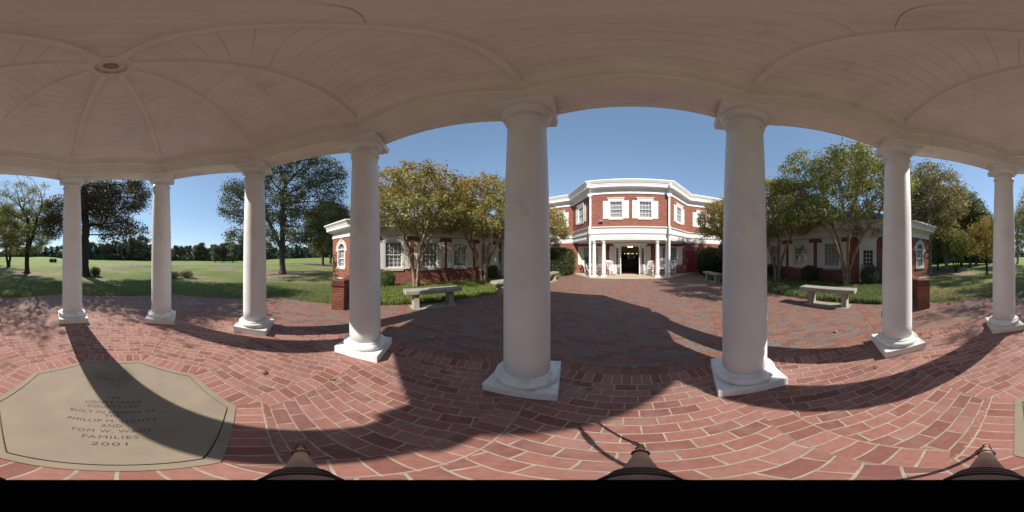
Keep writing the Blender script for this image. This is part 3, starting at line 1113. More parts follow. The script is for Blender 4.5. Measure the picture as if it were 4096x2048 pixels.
class Wall:
    """a vertical wall face from p to q, outward normal to the right of p->q"""

    def __init__(s, p, q):
        s.p, s.q = Vector(p), Vector(q)
        s.L = (s.q - s.p).length
        s.t = (s.q - s.p) / s.L
        s.n = Vector((s.t.y, -s.t.x))

    def T(s, u, n, z):
        v = s.p + s.t * u + s.n * n
        return (v.x, v.y, z)

    def u_of(s, x=None, y=None):
        return (x - s.p.x) / s.t.x if x is not None else (y - s.p.y) / s.t.y

    def face(s, mb, z0, z1, holes=(), mi=0, depth=0.14, u0=0.0, u1=None):
        u1 = s.L if u1 is None else u1
        us = sorted({u0, u1, *[h[0] for h in holes], *[h[1] for h in holes]})
        zs = sorted({z0, z1, *[h[2] for h in holes], *[h[3] for h in holes]})
        for a, b in zip(us[:-1], us[1:]):
            for c, d in zip(zs[:-1], zs[1:]):
                um, zm = (a + b) / 2, (c + d) / 2
                if any(h[0] < um < h[1] and h[2] < zm < h[3] for h in holes):
                    continue
                mb.face([s.T(a, 0, c), s.T(b, 0, c), s.T(b, 0, d), s.T(a, 0, d)], [(a, c), (b, c), (b, d), (a, d)], mi)
        for a, b, c, d in holes:
            mb.face([s.T(a, 0, c), s.T(a, 0, d), s.T(a, -depth, d), s.T(a, -depth, c)], None, mi)
            mb.face([s.T(b, 0, c), s.T(b, -depth, c), s.T(b, -depth, d), s.T(b, 0, d)], None, mi)
            mb.face([s.T(a, 0, d), s.T(b, 0, d), s.T(b, -depth, d), s.T(a, -depth, d)], None, mi)
            mb.face([s.T(a, 0, c), s.T(a, -depth, c), s.T(b, -depth, c), s.T(b, 0, c)], None, mi)


def window(W, uc, wd, z0, z1, head=True, shut=0.40, shut_in=0.02, blinds=1.0, cols=4, rows=6, curtain=False, single=False, sill=True):
    """sash window; wd,z0,z1 = opening in the brick. parts: window(casing + sashes) > pane, blind, sill, head_trim, two shutters"""
    T = W.T
    u0, u1 = uc - wd / 2, uc + wd / 2
    mb = MB()
    f = 0.07

    def b(a, c, n0, n1, z_0, z_1):
        mb.box(a, c, n0, n1, z_0, z_1, T)
    b(u0, u0 + f, -0.10, 0.03, z0, z1)
    b(u1 - f, u1, -0.10, 0.03, z0, z1)
    b(u0 + f, u1 - f, -0.10, 0.028, z1 - f, z1)
    b(u0 + f, u1 - f, -0.10, 0.035, z0, z0 + f)
    a0, a1, b0, b1 = u0 + f, u1 - f, z0 + f, z1 - f
    zm = (b0 + b1) / 2
    s_ = 0.04
    for lo, hi, n0 in ((zm - 0.02, b1, -0.05), (b0, zm + 0.02, -0.075)):
        b(a0, a0 + s_, n0, n0 + 0.035, lo, hi)
        b(a1 - s_, a1, n0, n0 + 0.035, lo, hi)
        b(a0 + s_, a1 - s_, n0, n0 + 0.033, hi - s_, hi)
        b(a0 + s_, a1 - s_, n0, n0 + 0.033, lo, lo + s_)
        for i in range(1, cols):
            uu = a0 + (a1 - a0) * i / cols
            b(uu - 0.009, uu + 0.009, n0 + 0.006, n0 + 0.026, lo + s_, hi - s_)
        for j in range(1, rows // 2):
            zz = lo + (hi - lo) * j / (rows // 2)
            b(a0 + s_, a1 - s_, n0 + 0.008, n0 + 0.024, zz - 0.009, zz + 0.009)
    win = bpart(mb, 'window', M['trim'])
    mb = MB()
    mb.face([T(a0, -0.062, b0), T(a1, -0.062, b0), T(a1, -0.062, b1), T(a0, -0.062, b1)])
    bpart(mb, 'pane', M['glass'], win)
    mb = MB()
    if blinds > 0:
        z = b1 - 0.02
        while z > b1 - (b1 - b0) * blinds + 0.02:
            mb.mesh([T(a0 + 0.01, -0.150, z), T(a1 - 0.01, -0.150, z), T(a1 - 0.01, -0.122, z - 0.034), T(a0 + 0.01, -0.122, z - 0.034)], [(0, 1, 2, 3)])
            z -= 0.044
        for uu in (a0 + 0.12, a1 - 0.12):
            mb.box(uu - 0.008, uu + 0.008, -0.116, -0.113, b1 - (b1 - b0) * blinds, b1, T)
        bpart(mb, 'blind', M['blind'], win)
    if sill:
        mb = MB()
        mb.box(u0 - 0.02, u1 + 0.02, -0.02, 0.055, z0 - 0.125, z0 - 0.002, T)
        bpart(mb, 'sill', M['sill'], win, 0.004)
    if head:
        mb = MB()
        mb.box(u0 - 0.06, u1 + 0.06, 0.001, 0.05, z1 + 0.003, z1 + 0.10, T)
        hh = [(0.05, 0.10), (0.06, 0.12), (0.09, 0.17), (0.11, 0.19), (0.11, 0.235)]
        for (o0, h0), (o1, h1) in zip(hh[:-1], hh[1:]):
            p = [T(u0 - 0.06 - (o0 - 0.05), 0.001, z1 + h0), T(u1 + 0.06 + (o0 - 0.05), 0.001, z1 + h0), T(u1 + 0.06 + (o0 - 0.05), o0, z1 + h0), T(u0 - 0.06 - (o0 - 0.05), o0, z1 + h0),
                 T(u0 - 0.06 - (o1 - 0.05), 0.001, z1 + h1), T(u1 + 0.06 + (o1 - 0.05), 0.001, z1 + h1), T(u1 + 0.06 + (o1 - 0.05), o1, z1 + h1), T(u0 - 0.06 - (o1 - 0.05), o1, z1 + h1)]
            mb.mesh(p, [(0, 1, 2, 3), (7, 6, 5, 4), (3, 2, 6, 7), (2, 1, 5, 6), (0, 3, 7, 4)])
        bpart(mb, 'head_trim', M['trim'], win)
    for s2 in ((-1, 1) if shut else ()):
        mb = MB()
        e0 = u0 - 0.01 - shut if s2 < 0 else u1 + 0.01
        e1 = e0 + shut
        zb, zt = z0 - 0.02, z1 - 0.0
        fr = 0.055
        zmid = (zb + zt) / 2
        mb.box(e0, e0 + fr, 0.004, 0.04, zb, zt, T)
        mb.box(e1 - fr, e1, 0.004, 0.04, zb, zt, T)
        for za, zb2 in ((zb, zb + 0.08), (zmid - 0.04, zmid + 0.04), (zt - 0.07, zt)):
            mb.box(e0 + fr, e1 - fr, 0.004, 0.038, za, zb2, T)
        for za, zb2 in ((zb + 0.08, zmid - 0.04), (zmid + 0.04, zt - 0.07)):
            mb.box(e0 + fr, e1 - fr, 0.004, 0.020, za, zb2, T)
            mb.box(e0 + fr + 0.03, e1 - fr - 0.03, 0.020, 0.030, za + 0.03, zb2 - 0.03, T)
        bpart(mb, 'shutter', M['shutter'], win)
    return win


# --- walls in plan (travel direction keeps the outside on the right)
XL, XR, YM, YF = -9.12, 9.35, 15.1, 12.85
BXL, BXR = -3.04, 2.70
PB = [(-13.5, YM), (BXL - 2.22, YM), (BXL, YF), (BXR, YF), (BXR + 2.22, YM), (13.8, YM)]
fr_ = Wall(PB[2], PB[3])
cl_ = Wall(PB[1], PB[2])
cr_ = Wall(PB[3], PB[4])
ml_ = Wall(PB[0], PB[1])
mr_ = Wall(PB[4], PB[5])
Z1, Z2, Z3 = 2.72, 3.69, 6.26
mb = MB()


def hole(W, uc, wd, z0, z1):
    return (uc - wd / 2, uc + wd / 2, z0, z1)


UZ0, UZ1 = 4.31, 5.68
fu = [fr_.u_of(x=-1.165), fr_.u_of(x=0.945)]
fr_.face(mb, Z2 - 0.05, Z3 + 0.05, [hole(fr_, u, 1.03, UZ0, UZ1) for u in fu])
cl_.face(mb, Z2 - 0.05, Z3 + 0.05, [hole(cl_, cl_.L * 0.50, 1.0, UZ0, UZ1)])
cr_.face(mb, Z2 - 0.05, Z3 + 0.05, [hole(cr_, cr_.L * 0.50, 1.0, UZ0, UZ1)])
mlu = [ml_.u_of(x=-6.6), ml_.u_of(x=-8.9)]
mru = [mr_.u_of(x=6.35), mr_.u_of(x=8.7)]
ml_.face(mb, Z2 - 0.05, Z3 + 0.05, [hole(ml_, u, 1.0, UZ0, UZ1) for u in mlu])
mr_.face(mb, Z2 - 0.05, Z3 + 0.05, [hole(mr_, u, 1.0, UZ0, UZ1) for u in mru])
bpart(mb, 'upper_wall', M['wall'])
for u in fu:
    window(fr_, u, 1.03, UZ0, UZ1, shut=0.41, cols=4, rows=4)
window(cl_, cl_.L * 0.50, 1.0, UZ0, UZ1, shut=0.38, rows=4)
window(cr_, cr_.L * 0.50, 1.0, UZ0, UZ1, shut=0.38, rows=4)
for u in mlu:
    window(ml_, u, 1.0, UZ0, UZ1, shut=0.40, rows=4, blinds=0.3)
for u in mru:
    window(mr_, u, 1.0, UZ0, UZ1, shut=0.40, rows=4, blinds=0.3)
# ground floor wall behind the porch, one plane
gf = Wall((-13.5, YM), (13.8, YM))
mb = MB()
gwl, gwr = gf.u_of(x=-3.61), gf.u_of(x=3.28)
gd = gf.u_of(x=-0.165)
rd = gf.u_of(x=5.22)
gf.face(mb, -0.1, Z1 + 0.06, [hole(gf, gwl, 1.45, 0.80, 2.40), hole(gf, gwr, 1.45, 0.80, 2.40), (gd - 1.35, gd + 1.35, -0.1, 2.45), (rd - 0.44, rd + 0.44, -0.1, 1.98)], depth=0.25)
bpart(mb, 'ground_floor_wall', M['wall'])
for u in (gwl, gwr):
    window(gf, u, 1.45, 0.80, 2.40, head=False, shut=0.42, cols=6, rows=6, blinds=0.85 if u == gwr else 0.6)
# soldier lintel over the red door
mb = MB()
mb.box(rd - 0.62, rd + 0.62, 0.001, 0.006, 1.99, 2.22, gf.T)
bpart(mb, 'lintel', M['wall_soldier'])
mb = MB()
mb.box(rd - 0.43, rd + 0.43, -0.12, -0.06, 0.01, 1.97, gf.T)
dr = bpart(mb, 'service_door', M['reddoor'], None, 0.004)
mb = MB()
mb.box(rd + 0.30, rd + 0.345, -0.06, -0.03, 0.78, 1.12, gf.T)
bpart(mb, 'handle', M['black'], dr)
# main entrance
T = gf.T
mb = MB()
for s_ in (-1, 1):
    e0, e1 = sorted((gd + s_ * 1.355, gd + s_ * 0.76))
    n0, n1 = -0.10, 0.03
    g0, g1 = sorted((gd + s_ * 1.19, gd + s_ * 0.99))
    mb.box(e0, g0, n0, n1, 0.01, 2.42, T)
    mb.box(g1, e1, n0, n1, 0.01, 2.42, T)
    mb.box(g0, g1, n0, n1 - 0.01, 0.01, 0.88, T)
    mb.box(g0, g1, n0, n1 - 0.01, 2.23, 2.42, T)
    for i in range(1, 6):
        z = 0.88 + (2.23 - 0.88) * i / 6
        mb.box(g0, g1, n0 + 0.03, n1 - 0.02, z - 0.022, z + 0.022, T)
    mb.box(e0 + 0.10, e1 - 0.10, n1 - 0.009, n1 + 0.012, 0.15, 0.75, T)
mb.box(gd - 1.35, gd + 1.35, -0.10, 0.028, 2.42, 2.47, T)
mb.box(gd - 0.76, gd + 0.76, -0.10, 0.02, 2.36, 2.42, T)
for o0, o1, z0, z1 in ((0.03, 0.05, 2.46, 2.52), (0.05, 0.14, 2.52, 2.60), (0.15, 0.15, 2.60, 2.645)):
    p = [T(gd - 1.37 - o0, 0.0015, z0), T(gd + 1.37 + o0, 0.0015, z0), T(gd + 1.37 + o0, o0 + 0.01, z0), T(gd - 1.37 - o0, o0 + 0.01, z0),
         T(gd - 1.37 - o1, 0.0015, z1), T(gd + 1.37 + o1, 0.0015, z1), T(gd + 1.37 + o1, o1 + 0.01, z1), T(gd - 1.37 - o1, o1 + 0.01, z1)]
    mb.mesh(p, [(0, 1, 2, 3), (7, 6, 5, 4), (3, 2, 6, 7), (2, 1, 5, 6), (0, 3, 7, 4), (1, 0, 4, 5)])
es = bpart(mb, 'entrance_surround', M['trim'])
for s_ in (-1, 1):
    mb = MB()
    g0, g1 = sorted((gd + s_ * 1.19, gd + s_ * 0.99))
    mb.face([T(g0, -0.03, 0.88), T(g1, -0.03, 0.88), T(g1, -0.03, 2.23), T(g0, -0.03, 2.23)])
    bpart(mb, 'sidelight', M['glass'], es)
for s_ in (-1, 1):      # tall shutters by the entrance
    mb = MB()
    e0, e1 = sorted((gd + s_ * 1.78, gd + s_ * 1.38))
    mb.box(e0, e0 + 0.05, 0.004, 0.04, 0.05, 2.40, T)
    mb.box(e1 - 0.05, e1, 0.004, 0.04, 0.05, 2.40, T)
    for za, zb in ((0.05, 0.15), (1.08, 1.18), (2.32, 2.40)):
        mb.box(e0 + 0.05, e1 - 0.05, 0.004, 0.038, za, zb, T)
    for za, zb in ((0.15, 1.08), (1.18, 2.32)):
        mb.box(e0 + 0.05, e1 - 0.05, 0.004, 0.018, za, zb, T)
        z = za + 0.03
        while z < zb - 0.03:
            mb.box(e0 + 0.05, e1 - 0.05, 0.018, 0.026, z, z + 0.028, T)
            z += 0.045
    bpart(mb, 'shutter', M['shutter'], es)
for s_ in (-1, 1):      # two leaves swung outward
    hg = Vector(gf.T(gd + s_ * 0.76, 0.02, 0)[:2])
    ang = R(91)
    dirv = Vector((-s_ * math.cos(ang), -math.sin(ang)))
    nv = Vector((dirv.y, -dirv.x)) * s_

    def TL(u, n, z):
        v = hg + dirv * u + nv * n
        return (v.x, v.y, z)
    mb = MB()
    mb.box(0, 0.10, -0.022, 0.022, 0.03, 2.34, TL)
    mb.box(0.64, 0.74, -0.022, 0.022, 0.03, 2.34, TL)
    for za, zb in ((0.03, 0.85), (1.5, 1.6), (2.22, 2.34)):
        mb.box(0.10, 0.64, -0.022, 0.022, za, zb, TL)
    lf = bpart(mb, 'entrance_door', [M['trim']])
    mb = MB()
    mb.box(0.10, 0.64, -0.004, 0.004, 0.85, 1.5, TL)
    mb.box(0.10, 0.64, -0.004, 0.004, 1.6, 2.22, TL)
    bpart(mb, 'pane', M['glass'], lf)
    mb = MB()
    for n0 in (-0.07, 0.07):
        mb.tube([TL(0.68, 0, 0.95), TL(0.68, n0, 0.97), TL(0.68, n0, 1.2), TL(0.68, 0, 1.22)], 0.012, 8)
    bpart(mb, 'handle', M['brass'], lf)

# entablatures
ENT_U = [(-0.2, 6.24), (0.06, 6.24), (0.06, 6.31), (0.025, 6.31), (0.025, 6.56), (0.07, 6.585), (0.12, 6.66), (0.17, 6.69), (0.40, 6.71), (0.40, 6.88), (0.43, 6.92), (0.44, 6.99), (0.48, 7.02), (0.56, 7.17), (0.58, 7.20), (0.58, 7.27), (0.44, 7.27), (0.40, 7.22), (-0.2, 7.22)]
ENT_B = [(-0.10, 2.72), (0.03, 2.72), (0.03, 2.81), (0.055, 2.81), (0.055, 2.87), (0.02, 2.87), (0.02, 3.12), (0.06, 3.14), (0.11, 3.19), (0.09, 3.20), (0.09, 3.53), (0.12, 3.55), (0.18, 3.60), (0.20, 3.64), (0.20, 3.68), (-0.10, 3.73)]


def triglyphs(mb, walls, out, z0, z1, step):
    for W in walls:
        n = max(1, round(W.L / step))
        for i in range(n):
            u = W.L * (i + 0.5) / n
            for q in (-1, 0, 1):
                mb.box(u + q * 0.055 - 0.020, u + q * 0.055 + 0.020, out, out + 0.022, z0, z1, W.T)
            for q in (-1, 0, 1):
                mb.box(u + q * 0.055 - 0.015, u + q * 0.055 + 0.015, out + 0.01, out + 0.038, z0 - 0.085, z0 - 0.066, W.T)
            mb.box(u - W.L / n / 2 - 0.004, u - W.L / n / 2 + 0.004, out, out + 0.01, z0, z1, W.T)


mb = MB()
mb.sweep(PB, ENT_U)
triglyphs(mb, (ml_, cl_, fr_, cr_, mr_), 0.024, 6.32, 6.545, 0.62)
bpart(mb, 'upper_cornice', M['trim'])
mb = MB()
mb.sweep(PB, ENT_B)
triglyphs(mb, (ml_, cl_, fr_, cr_, mr_), 0.019, 2.88, 3.105, 0.53)
bpart(mb, 'belt_cornice', M['trim'])
# porch soffit under the bay and inner wall trim
mb = MB()
mb.face([(BXL - 2.22, YM + 0.02, 2.725), (BXR + 2.22, YM + 0.02, 2.725), (BXR, YF + 0.05, 2.725), (BXL, YF + 0.05, 2.725)])
mb.box(gd - 4.6, gd + 4.6, 0.002, 0.05, 2.63, 2.722, gf.T)
bpart(mb, 'porch_ceiling', M['trim'])
# upper roof
mb = MB()
rp_ = [(p[0], p[1]) for p in PB]
ins = [(-13.5, 14.5), (BXL - 2.45, 14.55), (BXL - 0.24, 12.30), (BXR + 0.24, 12.30), (BXR + 2.45, 14.55), (13.8, 14.55)]
rid = [(-11, 19.5), (-5, 19.5), (-2, 18.5), (2, 18.5), (5, 19.5), (11, 19.5)]
for i in range(5):
    mb.face([(*ins[i], 7.24), (*ins[i + 1], 7.24), (*rid[i + 1], 8.6), (*rid[i], 8.6)])
for a, b in ((0, 0), (5, 5)):
    s_ = -1 if a == 0 else 1
    mb.face([(*ins[a], 7.24), (*rid[a], 8.6), (rid[a][0], 24, 8.0), (ins[a][0], 24, 7.24)])
mb.face([(*rid[0], 8.6), *[(*r, 8.6) for r in rid[1:]], (11, 24, 8.0), (-11, 24, 8.0)])
bpart(mb, 'roof', M['roof'])
# sides and rear so the block is closed
mb = MB()
for W in (Wall((-13.5, 24), (-13.5, YM)), Wall((13.8, YM), (13.8, 24)), Wall((13.8, 24), (-13.5, 24))):
    W.face(mb, -0.1, 7.25)
bpart(mb, 'rear_wall', M['wall'])
# near-black sheets standing in for the unlit rooms behind upstairs and ground windows
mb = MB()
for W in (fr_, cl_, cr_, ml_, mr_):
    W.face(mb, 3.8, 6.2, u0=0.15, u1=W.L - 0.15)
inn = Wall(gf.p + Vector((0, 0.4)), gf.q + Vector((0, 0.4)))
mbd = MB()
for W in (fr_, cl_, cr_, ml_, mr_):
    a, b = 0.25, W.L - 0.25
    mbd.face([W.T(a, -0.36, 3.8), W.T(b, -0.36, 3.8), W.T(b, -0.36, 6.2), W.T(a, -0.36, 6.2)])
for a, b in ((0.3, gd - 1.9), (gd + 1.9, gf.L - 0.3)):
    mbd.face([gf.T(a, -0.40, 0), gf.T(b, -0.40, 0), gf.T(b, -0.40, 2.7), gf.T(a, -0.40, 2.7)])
bpart(mbd, 'room_shade_sheet', M['dark'])
# lobby seen through the doors
mb = MB()
lx0, lx1, ly0, ly1 = -2.0, 1.7, 15.12, 22.0
mb.face([(lx0, ly0, 0.004), (lx1, ly0, 0.004), (lx1, ly1, 0.004), (lx0, ly1, 0.004)], None, 0)
mb.face([(lx0, ly0, 2.7), (lx0, ly1, 2.7), (lx1, ly1, 2.7), (lx1, ly0, 2.7)], None, 1)
mb.face([(lx0, ly1, 0), (lx1, ly1, 0), (lx1, ly1, 2.7), (lx0, ly1, 2.7)], None, 2)
mb.face([(lx0, ly0, 0), (lx0, ly1, 0), (lx0, ly1, 2.7), (lx0, ly0, 2.7)], None, 2)
mb.face([(lx1, ly0, 0), (lx1, ly0, 2.7), (lx1, ly1, 2.7), (lx1, ly1, 0)], None, 2)
mb.box(lx0, lx1, 20.2, 20.3, 2.05, 2.70, None, 1)
mb.box(lx0, lx1, 20.15, 20.32, 1.60, 2.05, None, 3)
bpart(mb, 'lobby', [M['wood'], M['beige'], M['dark'], M['black']])
mb = MB()
mb.box(lx0 + 0.7, lx1 - 0.7, 15.15, 15.75, 0.005, 0.02)
tag(mb.build('door_mat', M['redcarpet']), 'dark red door mat just inside the open entrance', 'door mat')
mb = MB()
mb.box(-1.4, 1.1, 21.0, 21.6, 0.0, 1.02)
mb.box(-1.45, 1.15, 20.95, 21.65, 1.02, 1.07)
mb.box(-1.35, 1.05, 20.985, 21.0, 0.1, 0.95)
tag(mb.build('reception_counter', M['wood']), 'dark wooden counter at the back of the lobby seen through the entrance', 'counter')
mb = MB()
mb.box(-0.62, 0.52, 21.88, 21.96, 1.12, 1.98)
pf = mb.build('lobby_mirror', M['wood'])
tag(pf, 'wide framed mirror on the lobby back wall above the counter', 'mirror')
mb = MB()
mb.box(-0.50, 0.40, 21.87, 21.885, 1.22, 1.88)
o = mb.build('mirror_glass', mat_plain('mirror_silver', (0.35, 0.38, 0.36), 0.05, 0.02, metal=1.0), pf)
lsn = thing('lit_sign', 'row of small lit panels on the dark beam inside the entrance', 'sign', (-0.16, 20.14, 1.83))
lm = mat_emit('lit_panel', (0.75, 0.85, 0.5), 0.3)
for x0, x1 in ((-0.72, -0.62), (-0.40, -0.18), (-0.16, -0.06), (0.12, 0.2), (0.24, 0.3), (0.34, 0.4), (0.66, 0.78)):
    mb = MB()
    mb.box(x0, x1, -0.01, 0.009, -0.07, 0.07)
    mb.build('panel', lm, lsn)
# chandelier
ch = thing('chandelier', 'small lit brass chandelier hanging in the lobby behind the entrance doors', 'lamp', (-0.17, 17.0, 2.7))
mb = MB()
mb.lathe([(0.05, 0.0), (0.05, -0.02), (0.008, -0.03), (0.008, -0.22), (0.03, -0.25), (0.035, -0.30), (0.01, -0.34)], 16)
for i in range(6):
    a = i * math.pi / 3
    mb.tube([(0.02 * math.cos(a), 0.02 * math.sin(a), -0.30), (0.10 * math.cos(a), 0.10 * math.sin(a), -0.35), (0.19 * math.cos(a), 0.19 * math.sin(a), -0.32), (0.20 * math.cos(a), 0.20 * math.sin(a), -0.28)], 0.008, 6)
mb.build('frame', M['brass'], ch)
bulbm = mat_emit('lit_bulb', (1.0, 0.72, 0.38), 14.0)
for i in range(6):
    a = i * math.pi / 3
    mb = MB()
    mb.sphere((0.20 * math.cos(a), 0.20 * math.sin(a), -0.245), 0.028, 8, (1, 1, 1.5))
    mb.build('bulb', bulbm, ch)

# porch columns (parts of the clubhouse)
pc0 = None
for x, y in ((-2.80, 13.0), (-2.08, 13.03), (1.85, 13.03), (2.60, 13.0)):
    if pc0 is None:
        pc0 = column_parts(bd, 2.72, 0.150, 0.122, 0.205, 0.08, M['trim'])
        pck = kids(pc0)
        o = pc0
    else:
        o = pc0.copy()
        COL.objects.link(o)
        for c_ in pck:
            e = c_.copy()
            COL.objects.link(e)
            e.parent = o
    o.location = (x, y - 15.1, 0)
# downspouts at the bay corners
for x, kx in ((BXL + 0.02, -1), (BXR - 0.02, 1)):
    mb = MB()
    xx = x
    yy = YF - 0.06
    mb.box(xx - 0.075, xx + 0.075, YF - 0.60, YF - 0.45, 6.66, 6.98)
    mb.mesh([(xx - 0.07, YF - 0.58, 6.70), (xx + 0.07, YF - 0.58, 6.70), (xx + 0.07, YF - 0.46, 6.76), (xx - 0.07, YF - 0.46, 6.76), (xx - 0.07, YF - 0.16, 6.28), (xx + 0.07, YF - 0.16, 6.28), (xx + 0.07, YF - 0.04, 6.32), (xx - 0.07, YF - 0.04, 6.32)],
            [(0, 1, 2, 3), (7, 6, 5, 4), (0, 4, 5, 1), (2, 6, 7, 3), (1, 5, 6, 2), (0, 3, 7, 4)])
    mb.frustum(0.08, 0.07, 6.0, 0.17, 0.12, 6.14, (xx, YF - 0.12))
    mb.box(xx - 0.17, xx + 0.17, YF - 0.24, YF - 0.005, 6.14, 6.30)
    mb.box(xx - 0.065, xx + 0.065, YF - 0.15, YF - 0.03, 3.80, 6.02)
    mb.mesh([(xx - 0.065, YF - 0.15, 3.82), (xx + 0.065, YF - 0.15, 3.82), (xx + 0.065, YF - 0.03, 3.82), (xx - 0.065, YF - 0.03, 3.82), (xx - 0.065, YF - 0.34, 3.66), (xx + 0.065, YF - 0.34, 3.66), (xx + 0.065, YF - 0.22, 3.66), (xx - 0.065, YF - 0.22, 3.66)],
            [(0, 1, 2, 3), (7, 6, 5, 4), (0, 4, 5, 1), (2, 6, 7, 3), (1, 5, 6, 2), (0, 3, 7, 4)])
    mb.box(xx - 0.075, xx + 0.075, YF - 0.35, YF - 0.21, 3.15, 3.68)
    mb.mesh([(xx - 0.065, YF - 0.34, 3.16), (xx + 0.065, YF - 0.34, 3.16), (xx + 0.065, YF - 0.22, 3.16), (xx - 0.065, YF - 0.22, 3.16), (xx - 0.065, YF - 0.22, 2.96), (xx + 0.065, YF - 0.22, 2.96), (xx + 0.065, YF - 0.10, 2.96), (xx - 0.065, YF - 0.10, 2.96)],
            [(0, 1, 2, 3), (7, 6, 5, 4), (0, 4, 5, 1), (2, 6, 7, 3), (1, 5, 6, 2), (0, 3, 7, 4)])
    mb.box(xx - 0.065, xx + 0.065, YF - 0.22, YF - 0.10, 0.32, 2.98)
    mb.tube([(xx, YF - 0.16, 0.34), (xx - kx * 0.02, YF - 0.24, 0.16), (xx - kx * 0.04, YF - 0.40, 0.05)], [0.065, 0.06, 0.06], 8)
    bpart(mb, 'downspout', M['trim'])

# --- single storey wings
ENT_W = [(-0.15, 2.68), (0.05, 2.68), (0.05, 2.74), (0.02, 2.74), (0.02, 3.00), (0.06, 3.03), (0.10, 3.09), (0.16, 3.12), (0.40, 3.15), (0.40, 3.29), (0.43, 3.32), (0.45, 3.38), (0.53, 3.47), (0.56, 3.50), (0.56, 3.56), (0.44, 3.56), (0.40, 3.53), (-0.15, 3.53)]
WY0 = -0.14
WD = 1.48


def arched_window(W, uc, z0, zs, r):
    T = W.T
    mb = MB()

    def arc(rr, n=14):
        return [(uc + rr * math.cos(math.pi * i / n), zs + rr * math.sin(math.pi * i / n)) for i in range(n + 1)]

    def arcband(r0, r1, n0, n1):
        A, B = arc(r0), arc(r1)
        for i in range(len(A) - 1):
            p = [T(A[i][0], n1, A[i][1]), T(A[i + 1][0], n1, A[i + 1][1]), T(B[i + 1][0], n1, B[i + 1][1]), T(B[i][0], n1, B[i][1])]
            mb.face(p)
            mb.face([T(A[i][0], n0, A[i][1]), T(A[i + 1][0], n0, A[i + 1][1]), T(A[i + 1][0], n1, A[i + 1][1]), T(A[i][0], n1, A[i][1])])
            mb.face([T(B[i][0], n0, B[i][1]), T(B[i][0], n1, B[i][1]), T(B[i + 1][0], n1, B[i + 1][1]), T(B[i + 1][0], n0, B[i + 1][1])])
    ro = r + 0.075
    for s_ in (-1, 1):
        a, b = sorted((uc + s_ * ro, uc + s_ * r))
        mb.box(a, b, -0.10, 0.02, z0, zs, T)
    arcband(r, ro, -0.10, 0.02)
    mb.box(uc - r, uc + r, -0.10, 0.03, z0, z0 + 0.07, T)
    mb.box(uc - r, uc + r, -0.10, 0.018, zs - 0.04, zs + 0.04, T)
    zm = (z0 + zs) / 2
    mb.box(uc - r, uc + r, -0.08, -0.03, zm - 0.03, zm + 0.03, T)
    for s_ in (-1, 1):
        a, b = sorted((uc + s_ * r, uc + s_ * (r - 0.04)))
        mb.box(a, b, -0.08, -0.03, z0, zs, T)
    for u in (-1 / 3, 1 / 3):
        mb.box(uc + u * r - 0.009, uc + u * r + 0.009, -0.075, -0.05, z0 + 0.07, zs - 0.04, T)
    for z in (z0 + (zm - z0) * 0.5, zm + (zs - zm) * 0.5):
        mb.box(uc - r, uc + r, -0.073, -0.052, z - 0.009, z + 0.009, T)
    for i in (1, 2, 3):
        a = math.pi * i / 4
        c, s2 = math.cos(a), math.sin(a)
        p0, p1 = (uc + 0.12 * c, zs + 0.12 * s2), (uc + r * c, zs + r * s2)
        dx_, dz_ = -s2 * 0.009, c * 0.009
        mb.face([T(p0[0] - dx_, -0.05, p0[1] - dz_), T(p0[0] + dx_, -0.05, p0[1] + dz_), T(p1[0] + dx_, -0.05, p1[1] + dz_), T(p1[0] - dx_, -0.05, p1[1] - dz_)])
    arcband(0.10, 0.125, -0.07, -0.05)
    win = bpart(mb, 'arched_window', M['trim'])
    mb = MB()
    A = arc(r)
    mb.face([T(uc - r, -0.062, z0), T(uc + r, -0.062, z0)] + [T(u, -0.062, z) for u, z in A])
    bpart(mb, 'pane', M['glass'], win)
    mb = MB()
    z = zs - 0.06
    while z > z0 + 0.08:
        mb.mesh([T(uc - r + 0.01, -0.150, z), T(uc + r - 0.01, -0.150, z), T(uc + r - 0.01, -0.122, z - 0.034), T(uc - r + 0.01, -0.122, z - 0.034)], [(0, 1, 2, 3)])
        z -= 0.044
    bpart(mb, 'blind', M['blind'], win)
    mb = MB()
    arcband(ro + 0.004, ro + 0.17, 0.002, 0.03)
    for s_ in (-1, 1):
        a, b = sorted((uc + s_ * (ro + 0.004), uc + s_ * (ro + 0.19)))
        mb.box(a, b, 0.002, 0.032, zs - 0.11, zs, T)
    mb.frustum(0.06, 0.02, 0, 0.09, 0.02, 0.26, (0, 0), lambda x, y, z: T(uc + x, 0.024 + y, zs + ro - 0.02 + z))
    bpart(mb, 'stone_arch', M['sill'], win)
    mb = MB()
    mb.box(uc - ro - 0.05, uc + ro + 0.05, -0.02, 0.06, z0 - 0.12, z0 - 0.002, T)
    bpart(mb, 'sill', M['sill'], win, 0.004)
    # brick around the arch: the spandrels above the rectangular hole
    mb = MB()
    Ao = arc(ro - 0.002)
    top = zs + ro
    for i in range(len(Ao) - 1):
        mb.face([T(Ao[i][0], 0, Ao[i][1]), T(Ao[i][0], 0, top), T(Ao[i + 1][0], 0, top), T(Ao[i + 1][0], 0, Ao[i + 1][1])],
                [(Ao[i][0], Ao[i][1]), (Ao[i][0], top), (Ao[i + 1][0], top), (Ao[i + 1][0], Ao[i + 1][1])])
    bpart(mb, 'spandrel', M['wall'], win)
    return (uc - ro, uc + ro, z0, top)


